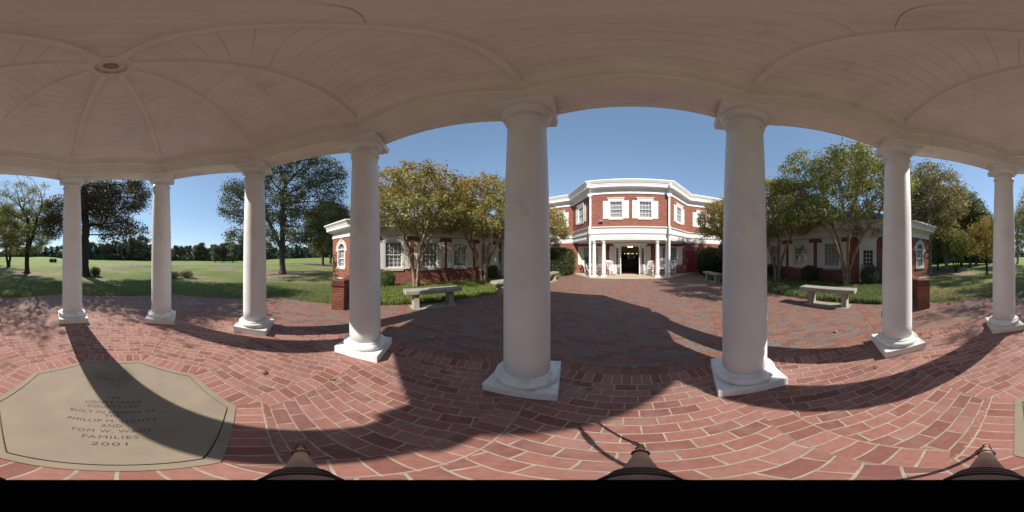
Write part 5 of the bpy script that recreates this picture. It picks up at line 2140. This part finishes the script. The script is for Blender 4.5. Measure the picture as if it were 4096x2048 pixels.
o.location = (x_, y_, tz(x_, y_))
x_, y_ = at(1130, 13.9)
o = make_tree('oak_tree', 'broad dark green oak on the lawn left of the brick wing', 'tree', 32,
              [(800, (0, 0, 7.4), (3.4, 3.4, 3.8), dict(shell=0.1)), (420, (-1.3, 2.9, 8.6), (2.6, 2.6, 2.3), dict(shell=0.1)), (420, (1.5, -3.3, 6.8), (2.5, 2.5, 2.4), dict(shell=0.1)), (260, (-1.6, 3.6, 5.4), (2.0, 2.0, 1.5), {}), (240, (1.0, 1.0, 9.6), (2.2, 2.2, 1.9), {}), (200, (-2.8, -1.5, 6.5), (2.2, 2.2, 2.0), {}), (260, (0.5, -1.0, 3.2), (4.2, 4.0, 1.0), {}), (160, (-2.8, 1.6, 3.6), (2.0, 2.0, 1.0), {})],
              [[(0, 0, -0.05), (-0.05, -0.04, 1.2), (-0.25, -0.15, 2.6), (-0.3, -0.2, 4.5), (-0.1, 0, 7.5)], [(0, 0, 1.9), (0.3, -0.5, 3.4), (0.5, -1.6, 5.5)]], 0.32, M['bark'], OG, 0.165, 44000, (0.24, 0.24, 0.2), step=0.30, infl=3.2, kill=0.42, r_tip=0.006, leaf_gen=4)
o.location = (x_, y_, tz(x_, y_))
x_, y_ = at(109, 14.6)
o = make_tree('ash_tree', 'half bare tree with thin yellow green leaves and open upper branches', 'tree', 33,
              [(900, (0, 0, 5.6), (3.2, 3.2, 4.0), dict(shell=0.2)), (70, (-0.5, 0.5, 3.0), (2.6, 2.6, 0.9), {})],
              [[(0, 0, -0.05), (0.03, 0, 1.3), (-0.1, 0, 2.6), (-0.05, 0, 5.0)], [(0.05, 0, 1.5), (-0.7, 0.3, 3.2), (-1.3, 0.5, 4.8)]], 0.25, M['bark_dark'], YG, 0.12, 32000, (0.22, 0.22, 0.16), step=0.26, infl=3.0, kill=0.36, r_tip=0.006, leaf_gen=4, bare=0.88, bare_z=(4.2, 8.2))
o.location = (x_, y_, tz(x_, y_))
x_, y_ = at(34, 22.8)
o = make_tree('ash_tree', 'forked tree with sparse yellowing leaves farther left on the lawn', 'tree', 34,
              [(600, (0, 0, 5.4), (3.6, 3.6, 3.8), dict(shell=0.2))],
              [[(0, 0, -0.05), (-0.25, 0, 1.0), (-0.45, 0, 2.4), (-0.6, 0, 4.5)], [(0.1, 0, 0.3), (0.3, 0, 1.2), (0.5, 0, 2.6), (0.8, 0, 4.5)]], 0.24, M['bark_dark'], YG, 0.15, 14000, (0.28, 0.28, 0.2), step=0.32, infl=3.0, kill=0.48, r_tip=0.008, leaf_gen=4, bare=0.45)
o.location = (x_, y_, tz(x_, y_))

# two medium tree meshes reused for the groves
mA = make_tree('shade_tree', '', 'tree', 41, [(800, (0, 0, 6.0), (3.0, 3.0, 3.9), dict(shell=0.3)), (60, (0, 0, 2.9), (2.4, 2.4, 0.9), {})],
               [[(0, 0, -0.1), (0.03, 0, 1.4), (0, 0, 4.0), (0, 0, 6.5)]], 0.20, M['bark'], [(3, (0.085, 0.115, 0.042)), (3, (0.12, 0.145, 0.055)), (1, (0.16, 0.155, 0.06))], 0.24, 19000, (0.3, 0.3, 0.24), step=0.36, infl=3, kill=0.52, r_tip=0.008, leaf_gen=4)
mB = make_tree('shade_tree', '', 'tree', 42, [(850, (0, 0, 6.4), (3.6, 3.6, 4.4), dict(shell=0.3))],
               [[(0, 0, -0.1), (-0.05, 0, 1.6), (0.1, 0, 4.0), (0, 0, 7.0)]], 0.22, M['bark_white'], [(3, (0.27, 0.225, 0.08)), (2, (0.20, 0.19, 0.07)), (2, (0.30, 0.215, 0.08)), (1, (0.14, 0.15, 0.055))], 0.21, 15000, (0.3, 0.3, 0.24), step=0.36, infl=3, kill=0.52, r_tip=0.008, leaf_gen=4, bare=0.1)
mC = make_tree('shade_tree', '', 'tree', 43, [(520, (0, 0, 3.1), (1.9, 1.9, 1.9), dict(shell=0.25))],
               [[(0, 0, -0.05), (0.1, 0, 0.9), (0.0, 0.1, 2.4)], [(0.02, 0, 0.7), (0.5, 0.2, 1.5), (0.7, 0.3, 2.4)]], 0.10, M['bark_dark'], [(3, (0.42, 0.29, 0.055)), (3, (0.34, 0.26, 0.06)), (2, (0.22, 0.22, 0.055)), (1, (0.46, 0.25, 0.05))], 0.11, 9000, (0.16, 0.16, 0.13), step=0.2, infl=2.4, kill=0.3, r_tip=0.005, leaf_gen=4)
mD = make_tree('shade_tree', '', 'tree', 44, [(480, (0, 0, 2.7), (1.9, 1.9, 1.5), dict(shell=0.25))],
               [[(0, 0, -0.05), (-0.2, 0, 0.9), (-0.5, 0.1, 2.0)], [(0.02, 0, 0.15), (0.3, 0.2, 1.2), (0.6, 0.3, 2.2)], [(0.0, 0.05, 0.15), (0.1, -0.3, 1.2), (0.2, -0.7, 2.1)]], 0.10, M['bark_dark'], [(4, (0.20, 0.255, 0.055)), (3, (0.25, 0.28, 0.07)), (2, (0.14, 0.18, 0.045))], 0.12, 7000, (0.16, 0.16, 0.13), step=0.2, infl=2.4, kill=0.3, r_tip=0.005, leaf_gen=4)
PL = [  # mesh, px, distance, scale, rotation, label, cat
    (mA, 1291, 25.5, 1.05, 0.3, 'green lawn tree right of the big oak, standing on a mulch ring'),
    (mA, 1322, 31.0, 1.25, 1.9, 'second of the trees close beside the brick wing corner, slightly farther'),
    (mA, 1345, 29.0, 1.1, 3.0, 'tree at the left edge of the brick wing, trunk against the corner'),
    (mB, 3718, 14.4, 0.98, 0.5, 'pale barked tree with thin tan leaves beside the right wing corner'),
    (mC, 3949, 14.0, 1.05, 0.0, 'small orange yellow tree left of the last column on the right'),
    (mD, 3825, 15.1, 1.0, 0.8, 'low bright green tree with several slanted stems in front of the grove'),
    (mD, 3752, 17.5, 1.15, 2.4, 'green young tree close to the right wing corner behind the pale barked tree'),
    (mA, 3845, 25.0, 1.28, 1.1, 'tall dark green tree rising highest in the right hand grove'),
    (mA, 3905, 29.0, 1.12, 4.1, 'dark tree at the right side of the grove behind the orange yellow tree'),
    (mB, 3785, 21.0, 1.08, 2.2, 'brown leaved tree in the middle of the right hand grove'),
    (mB, 3680, 19.0, 1.15, 3.9, 'tan leaved tree rising behind the roof of the right wing'),
    (mA, 3960, 36.0, 1.1, 5.0, 'farthest dark tree of the right hand grove, next to the last column'),
    (mB, 4070, 30.0, 0.95, 1.0, 'yellow brown tree on the lawn just right of the last column'),
    (mA, 3880, 21.5, 0.95, 3.3, 'dense green tree between the low bright green tree and the small orange one'),
    (mA, 3700, 24.0, 1.2, 5.6, 'dense dark tree showing above the cornice corner of the right wing'),
    (mA, 3740, 33.0, 1.15, 0.9, 'dark tree deep in the grove behind the right wing corner'),
    (mA, 3800, 38.0, 1.2, 2.9, 'dark tree far back in the middle of the grove'),
]
used = set()
for me_, px, d, sc, rz, lb in PL:
    x_, y_ = at(px, d)
    if me_ not in used:
        used.add(me_)
        me_.location, me_.rotation_euler, me_.scale = (x_, y_, tz(x_, y_) - 0.03), (0, 0, rz), (sc,) * 3
        me_['label'] = lb
        me_['group'] = 'trees on the lawn'
    else:
        dup(me_, (x_, y_, tz(x_, y_) - 0.03), rz, sc, lb, 'trees on the lawn')


# far trees: clumped crowns, simple limbs
def far_tree(seed, H, R_, pal, name, crown_low=0.05, conical=False):
    g = np.random.default_rng(seed)
    t = thing(name, '', 'tree')
    mb = MB()
    mb.tube([(0, 0, -0.3), (0.05, 0, H * 0.3), (0, 0.05, H * 0.75)], [0.24, 0.18, 0.07], 6)
    for i in range(7):
        a = g.uniform(0, 6.28)
        z = H * g.uniform(0.25, 0.6)
        mb.tube([(0, 0, z), (math.cos(a) * R_ * 0.6, math.sin(a) * R_ * 0.6, z + H * 0.15)], [0.08, 0.03], 5)
    mb.build('trunk', M['bark_dark'], t)
    nb = 52
    P = []
    for i in range(nb):
        u = g.uniform(crown_low, 0.97)
        rr = R_ * (math.sin(math.pi * min(1, (u - crown_low) / (1 - crown_low) * 0.86 + 0.12)) ** 0.75 if not conical else (1.06 - u) * 1.05)
        a = g.uniform(0, 6.28)
        q = rr * g.uniform(0.25, 0.85)
        c = np.array([math.cos(a) * q, math.sin(a) * q, u * H])
        k = int(g.integers(70, 130))
        b = g.normal(size=(k, 3))
        b /= np.linalg.norm(b, axis=1)[:, None]
        P.append(c + b * g.uniform(0.4, 1.0, (k, 1)) * R_ * 0.33 * np.array([1, 1, 0.75]))
    P = np.concatenate(P)
    v = leaf_quads(g, P, 0.42, 0.7)
    np_mesh('crown', v, len(P), pick(g, pal, len(P)), M['needle'], t)
    return t


FD = [(4, (0.070, 0.094, 0.062)), (3, (0.092, 0.116, 0.074)), (1, (0.12, 0.13, 0.08))]  # treeline greens lifted and blue-greyed, distance haze put into the leaf colour
FM = [(3, (0.13, 0.155, 0.09)), (3, (0.165, 0.185, 0.11)), (1, (0.19, 0.18, 0.105))]  # paler tone with the same haze tint mixed in
FB = [(3, (0.145, 0.125, 0.062)), (2, (0.18, 0.14, 0.068)), (2, (0.10, 0.11, 0.055))]
f1 = far_tree(61, 10, 3.6, FD, 'far_tree', 0.08)
f2 = far_tree(62, 10, 3.2, FM, 'far_tree', 0.16)
f3 = far_tree(63, 10, 3.4, FB, 'far_tree', 0.14)
f4 = far_tree(64, 10, 2.2, FD, 'pine_tree', 0.22, True)
g = np.random.default_rng(5)
LBL = {id(f1): 'dark green round tree in the dense treeline beyond the fairway', id(f2): 'lighter grey green tree in the treeline beyond the fairway', id(f3): 'brownish autumn tree in the treeline beyond the fairway', id(f4): 'narrow dark pine in the treeline beyond the fairway'}
GRP = {id(f1): 'dark treeline trees', id(f2): 'grey green treeline trees', id(f3): 'brownish treeline trees', id(f4): 'treeline pines'}
prof_px = [(-90, 2.6), (40, 2.4), (150, 2.6), (230, 3.9), (300, 4.2), (430, 4.4), (530, 5.9), (570, 5.9), (605, 4.2), (650, 3.0), (690, 3.3), (728, 4.3), (760, 3.7), (785, 4.3), (810, 4.0), (828, 3.0), (846, 4.9), (880, 4.4), (930, 4.7), (1010, 4.6), (1090, 3.8), (1250, 3.6), (1400, 4.0), (1500, 4.0)]
PXs = [p for p, _ in prof_px]
ELs = [e for _, e in prof_px]
firsts = set()


def put_far(src, px, d, H, label=None, group=None):
    x_, y_ = at(px, d)
    sc = H / 10.0
    lb = label or LBL[id(src)]
    gp_ = group or GRP[id(src)]
    z = tz(x_, y_) - 0.05
    if id(src) not in firsts:
        firsts.add(id(src))
        src.location, src.scale, src.rotation_euler = (x_, y_, z), (sc * 1.15, sc * 1.15, sc), (0, 0, g.uniform(0, 6.28))
        src['label'], src['group'] = lb, gp_
    else:
        dup(src, (x_, y_, z), g.uniform(0, 6.28), (sc * g.uniform(1.05, 1.4),) * 2 + (sc,), lb, gp_)


px = -80
while px < 1400:
    el = np.interp(px, PXs, ELs)
    d = g.uniform(78, 96)
    ze = 1.55 + d * math.tan(R(el))
    x_, y_ = at(px, d)
    H = max(4.0, (ze - tz(x_, y_)) * g.uniform(0.80, 1.20))
    src = (f1, f1, f2, f3, f2, f1, f4)[int(g.integers(0, 7))]
    if 150 > px:
        src = (f2, f3)[int(g.integers(0, 2))]
    put_far(src, px, d, H)
    px += g.uniform(11, 24)
for px, d, H, src, lb in ((862, 50, 5.6, f2, 'pale green single tree standing in front of the far treeline'), (889, 52, 6.2, f3, 'brown tinged single tree in front of the far treeline'),
                          (932, 48, 5.8, f2, 'green single tree in front of the far treeline nearest the third column'), (1015, 52, 6.0, f1, 'dark single fairway tree seen left of the big oak trunk')):
    put_far(src, px, d, H, lb, 'single trees on the fairway')
for px in np.arange(3650, 4000, 22):
    put_far((f1, f2, f3)[int(g.integers(0, 3))], px, g.uniform(48, 60), g.uniform(9, 13), 'tree of the dark woodland behind the right hand grove', 'woodland trees behind the grove')
# dark undergrowth at the foot of the treelines
def undergrowth(name, px0, px1, d, h, n, pal, label, cat):
    g_ = np.random.default_rng(int(px0) + 500)
    P = []
    pxs = g_.uniform(px0, px1, n)
    ds = d + g_.normal(size=n) * 2.0
    for p, dd in zip(pxs, ds):
        x, y = at(p, dd)
        P.append((x, y, tz(x, y) + h * g_.uniform(0, 1) ** 1.3))
    P = np.array(P)
    v = leaf_quads(g_, P, 0.8, 0.8)
    o = np_mesh(name, v, n, pick(g_, pal, n), M['needle'])
    return stuff(o, label, cat)


undergrowth('undergrowth', -130, 1420, 86, 2.6, 20000, FD, 'dark undergrowth along the foot of the far treeline', 'undergrowth')
undergrowth('grove_undergrowth', 3640, 3990, 46, 3.0, 9000, FD, 'dark hedge line behind the right hand grove', 'undergrowth')


# shrubs ---------------------------------------------------------------
def shrub(name, label, cat, loc, r, h, n, leaf, pal, seed, boxy=2.0, group=None, lift=0.0, aspect=0.55, open_=0.0, rz=0.0, stems=5, normal_out=1.6):
    g_ = np.random.default_rng(seed)
    t = thing(name, label, cat, loc, rz, group)
    d = g_.normal(size=(n, 3))
    d /= np.linalg.norm(d, axis=1)[:, None]
    k = (np.abs(d) ** boxy).sum(1) ** (-1 / boxy)      # superellipsoid
    s_ = d * k[:, None]
    lump = 1 + 0.09 * np.sin(d[:, 0] * 9 + seed) * np.sin(d[:, 1] * 8 + 1) * np.sin(d[:, 2] * 7 + 2) + 0.04 * np.sin(d[:, 0] * 21) * np.sin(d[:, 2] * 19 + seed)
    rad = (lump * g_.uniform(0.80 - open_, 1.0, n))[:, None]
    P = s_ * rad * np.array([r[0], r[1], h / 2]) + np.array([0, 0, h / 2 + lift])
    v = leaf_quads(g_, P, leaf, aspect, N=d * normal_out)
    P2 = v[:, 2] > 0.005
    v[:, 2] = np.maximum(v[:, 2], 0.004)
    np_mesh('foliage', v, n, pick(g_, pal, n), M['leaf'], t)
    mb = MB()
    for i in range(stems):
        a = 2 * math.pi * i / stems
        mb.tube([(0.04 * math.cos(a), 0.04 * math.sin(a), -0.02), (0.3 * r[0] * math.cos(a), 0.3 * r[1] * math.sin(a), h * 0.45), (0.55 * r[0] * math.cos(a), 0.55 * r[1] * math.sin(a), h * 0.72)], [0.02, 0.014, 0.006], 6)
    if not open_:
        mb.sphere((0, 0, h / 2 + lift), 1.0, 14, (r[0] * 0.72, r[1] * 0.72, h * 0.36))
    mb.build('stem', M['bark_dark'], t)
    return t


BX = [(3, (0.12, 0.18, 0.045)), (3, (0.16, 0.22, 0.06)), (2, (0.09, 0.135, 0.035))]
BXD = [(3, (0.065, 0.105, 0.045)), (3, (0.09, 0.135, 0.055)), (1, (0.115, 0.155, 0.065))]
BXG = [(3, (0.13, 0.175, 0.09)), (3, (0.17, 0.21, 0.11)), (2, (0.09, 0.125, 0.06))]
HOL = [(5, (0.05, 0.075, 0.026)), (4, (0.075, 0.105, 0.036)), (1.2, (0.12, 0.14, 0.05)), (0.12, (0.35, 0.06, 0.03))]
BG_ = 'clipped bushes along the wings'
shrub('boxwood_bush', 'bright green clipped ball bush left of the sunlit bench tree', 'bush', (-7.9, 1.72, 0), (0.44, 0.44), 0.86, 5200, 0.05, BX, 71, 2.3, BG_)
shrub('boxwood_bush', 'loose bright green bush at the far end of the sunlit wing', 'bush', (-8.0, 8.2, 0), (0.42, 0.42), 0.95, 2600, 0.08, BX, 72, 2.2, BG_, open_=0.1)
shrub('boxwood_bush', 'dark green clipped bush below the shaded wing windows', 'bush', (8.35, 5.5, 0), (0.5, 0.5), 1.0, 5000, 0.055, BXD, 73, 2.6, BG_)
shrub('boxwood_bush', 'grey green clipped ball bush in front of the white door', 'bush', (8.6, 2.1, 0), (0.52, 0.52), 1.08, 5600, 0.055, BXG, 74, 2.2, BG_)
shrub('boxwood_bush', 'dark bush at the far end of the shaded wing beside a column', 'bush', (8.75, 8.7, 0), (0.48, 0.48), 1.0, 4000, 0.06, BXD, 75, 2.4, BG_)
HG = 'tall hedges either side of the porch'
shrub('hedge', 'tall squared dark hedge left of the porch with red berries', 'hedge', (-6.1, 13.5, 0), (1.45, 1.15), 2.2, 15000, 0.10, HOL, 76, 4.5, HG)
shrub('hedge', 'tall rounded dark hedge right of the red door', 'hedge', (6.9, 13.75, 0), (1.4, 1.1), 2.25, 15000, 0.10, HOL, 77, 3.6, HG)
x_, y_ = at(381, 12.6)
shrub('lawn_shrub', 'small dark green shrub at the foot of the rusty oak', 'shrub', (x_, y_, tz(x_, y_)), (0.42, 0.42), 0.78, 1500, 0.10, OG, 78, 2.0, None, open_=0.35)
SY = [(3, (0.20, 0.19, 0.07)), (3, (0.16, 0.16, 0.06)), (1, (0.10, 0.11, 0.04))]
for i, (px, d, r, h, lb) in enumerate(((632, 11.0, 0.5, 0.6, 'low yellow green shrub at the third gap, half behind the column'), (692, 11.3, 0.55, 0.55, 'low yellow green shrub in the middle of the mulched shrub row'), (745, 11.6, 0.55, 0.55, 'low yellow green shrub at the right end of the mulched shrub row'))):
    x_, y_ = at(px, d)
    shrub('lawn_shrub', lb, 'shrub', (x_, y_, tz(x_, y_)), (r, r), h, 1300, 0.085, SY, 80 + i, 2.0, 'yellow shrubs on the lawn', open_=0.5)
HR = [(3, (0.05, 0.03, 0.02)), (2, (0.07, 0.035, 0.025)), (1, (0.05, 0.06, 0.02))]
for i, (px, lb) in enumerate(((205, 'clipped dark red hedge block on the fairway, left of its pair'), (219, 'clipped dark red hedge block on the fairway, right of its pair'))):
    x_, y_ = at(px, 36)
    shrub('clipped_hedge', lb, 'hedge', (x_, y_, tz(x_, y_) - 0.05), (0.36, 0.36), 0.85, 800, 0.12, HR, 90 + i, 6.0, 'clipped hedges on the fairway')

# golf stakes
for px, d, lb in ((90, 19.0, 'thin pale stake on the lawn left of the half bare tree'), (958, 19.5, 'thin pale stake on the lawn left of the third column')):
    x_, y_ = at(px, d)
    mb = MB()
    mb.tube([(0, 0, -0.05), (0, 0, 0.7), (0, 0, 0.76)], [0.016, 0.016, 0.006], 8)
    o = mb.build('lawn_stake', M['trim'])
    o.location = (x_, y_, tz(x_, y_))
    tag(o, lb, 'stake')

# bed grass: arching blades
def blades(name, rects, n, seed, pal, label, hmin=0.10, hmax=0.24):
    g_ = np.random.default_rng(seed)
    xs, ys = [], []
    for (x0, x1, y0, y1, wgt) in rects:
        k = int(n * wgt)
        nc = max(4, k // 14)
        cx, cy = g_.uniform(x0, x1, nc), g_.uniform(y0, y1, nc)
        j = g_.integers(0, nc, k)
        xs.append(cx[j] + g_.normal(size=k) * 0.05)
        ys.append(cy[j] + g_.normal(size=k) * 0.05)
    x, y = np.concatenate(xs), np.concatenate(ys)
    n = len(x)
    a = g_.uniform(0, 2 * np.pi, n)
    h = g_.uniform(hmin, hmax, n)
    ln = h * g_.uniform(0.25, 1.1, n)
    wd = g_.uniform(0.005, 0.010, n)
    c, s_ = np.cos(a), np.sin(a)
    z0 = np.full(n, -0.01)
    b = np.stack([x, y, z0], 1)
    m = np.stack([x + c * ln * 0.35, y + s_ * ln * 0.35, z0 + h * 0.8], 1)
    t = np.stack([x + c * ln, y + s_ * ln, z0 + h * (0.75 - 0.3 * (ln / h - 0.6))], 1)
    sd_ = np.stack([-s_ * wd, c * wd, np.zeros(n)], 1)
    q1 = np.stack([b - sd_, b + sd_, m + sd_ * 0.9, m - sd_ * 0.9], 1)
    q2 = np.stack([m - sd_ * 0.9, m + sd_ * 0.9, t + sd_ * 0.15, t - sd_ * 0.15], 1)
    v = np.concatenate([q1, q2], 0).reshape(-1, 3)
    cl = pick(g_, pal, n)
    o = np_mesh(name, v, 2 * n, np.concatenate([cl, cl], 0), M['leaf'])
    return stuff(o, label, 'grass')


GP = [(4, (0.24, 0.31, 0.075)), (3, (0.30, 0.36, 0.10)), (2, (0.17, 0.23, 0.055)), (0.6, (0.38, 0.33, 0.14))]
blades('bed_grass', [(-8.3, -5.12, 0.75, 4.0, 0.42), (-8.3, -5.08, 4.0, 8.0, 0.35), (-8.2, -5.0, 8.0, 12.5, 0.23)], 34000, 101, GP, 'bright green tufted grass filling the sunlit left bed')
blades('bed_grass', [(5.12, 8.0, 0.9, 4.0, 0.42), (5.10, 8.4, 4.0, 8.0, 0.35), (5.0, 8.4, 8.0, 12.0, 0.23)], 34000, 102, [(3, (0.20, 0.26, 0.09)), (3, (0.27, 0.33, 0.13)), (2, (0.14, 0.19, 0.065)), (0.6, (0.36, 0.33, 0.18))], 'tufted grass filling the right bed under the crape myrtles')

# fallen leaves
def fallen(name, n, seed, fn, label, size=0.055):
    g_ = np.random.default_rng(seed)
    P = fn(g_, n)
    n = len(P)
    d = g_.normal(size=(n, 3)) * np.array([1, 1, 0.12])
    d /= np.linalg.norm(d, axis=1)[:, None]
    s_ = np.stack([-d[:, 1], d[:, 0], g_.normal(size=n) * 0.3], 1)
    L = size * g_.uniform(0.6, 1.5, n)[:, None]
    v = np.stack([P - d * L / 2, P + s_ * L * 0.3, P + d * L / 2, P - s_ * L * 0.3], 1).reshape(-1, 3)
    v[:, 2] = np.maximum(v[:, 2], np.repeat(P[:, 2], 4) - 0.004)
    o = np_mesh(name, v, n, pick(g_, [(3, (0.36, 0.25, 0.12)), (2, (0.28, 0.15, 0.06)), (2, (0.42, 0.33, 0.20)), (1, (0.20, 0.10, 0.05))], n), M['leaf'])
    stuff(o, label, 'leaves')


def f_court(g_, n):
    x = g_.uniform(-5, 5, n)
    y = g_.uniform(3.3, 12.5, n)
    k = (np.abs(x) > 2.2) | (g_.uniform(size=n) < 0.3)
    return np.stack([x[k], y[k], np.full(k.sum(), ZC + 0.008)], 1)


def f_lawn(g_, n):
    a = g_.uniform(0, 2 * np.pi, n)
    r = 6 + 18 * g_.uniform(size=n) ** 1.2
    x, y = CAMX + r * np.sin(a), CAMY + r * np.cos(a)
    k = ((np.abs(x) > 5.3) | (y < -5.2)) & (y < -0.2) & (~((np.abs(x) > 8.8) & (y > -2.0))) & (np.abs(x) - y > 7.4)
    x, y = x[k], y[k]
    return np.stack([x, y, terrain(x, y) + 0.012], 1)


def f_gaz(g_, n):
    a = g_.uniform(0, 2 * np.pi, n)
    r = g_.uniform(1.2, 4.6, n)
    x, y = r * np.sin(a), r * np.cos(a)
    k = np.hypot(x - CAMX, y - CAMY) > 1.3
    return np.stack([x[k], y[k], np.full(k.sum(), 0.008)], 1)


fallen('courtyard_leaves', 900, 111, f_court, 'dry fallen leaves scattered over the courtyard bricks')
fallen('lawn_leaves', 9000, 112, f_lawn, 'pale fallen leaves scattered over the lawn', 0.075)
fallen('gazebo_leaves', 40, 113, f_gaz, 'a few curled dry leaves on the gazebo bricks', 0.07)


def lawn_fringe(name, n, seed, label):
    g_ = np.random.default_rng(seed)
    a = g_.uniform(0, 2 * np.pi, n * 3)
    r = 4.9 + 4.0 * g_.uniform(size=n * 3) ** 1.6
    x, y = r * np.sin(a), r * np.cos(a)
    ap = np.maximum.reduce([np.abs(x), np.abs(y), (np.abs(x) + np.abs(y)) / math.sqrt(2)])
    k = (ap > 5.06) & (y < -0.25) & ~((np.abs(x) > 9.0) & (y > -2.2))
    x, y = x[k][:n], y[k][:n]
    n = len(x)
    z = terrain(x, y)
    b = g_.uniform(0, 2 * np.pi, n)
    h = g_.uniform(0.025, 0.06, n)
    lean = g_.normal(size=(n, 2)) * 0.02
    w_ = g_.uniform(0.004, 0.008, n)
    dx_, dy_ = np.cos(b) * w_, np.sin(b) * w_
    v = np.stack([np.stack([x - dx_, y - dy_, z - 0.005], 1), np.stack([x + dx_, y + dy_, z - 0.005], 1), np.stack([x + lean[:, 0] + dx_ * 0.2, y + lean[:, 1] + dy_ * 0.2, z + h], 1), np.stack([x + lean[:, 0] - dx_ * 0.2, y + lean[:, 1] - dy_ * 0.2, z + h], 1)], 1).reshape(-1, 3)
    c = pick(g_, [(3, (0.15, 0.20, 0.06)), (3, (0.20, 0.235, 0.085)), (1.5, (0.28, 0.25, 0.13)), (1, (0.10, 0.14, 0.04))], n)
    stuff(np_mesh(name, v, n, c, M['leaf']), label, 'grass')


lawn_fringe('lawn_grass_blades', 70000, 131, 'short lawn grass along the edge of the brick paving')
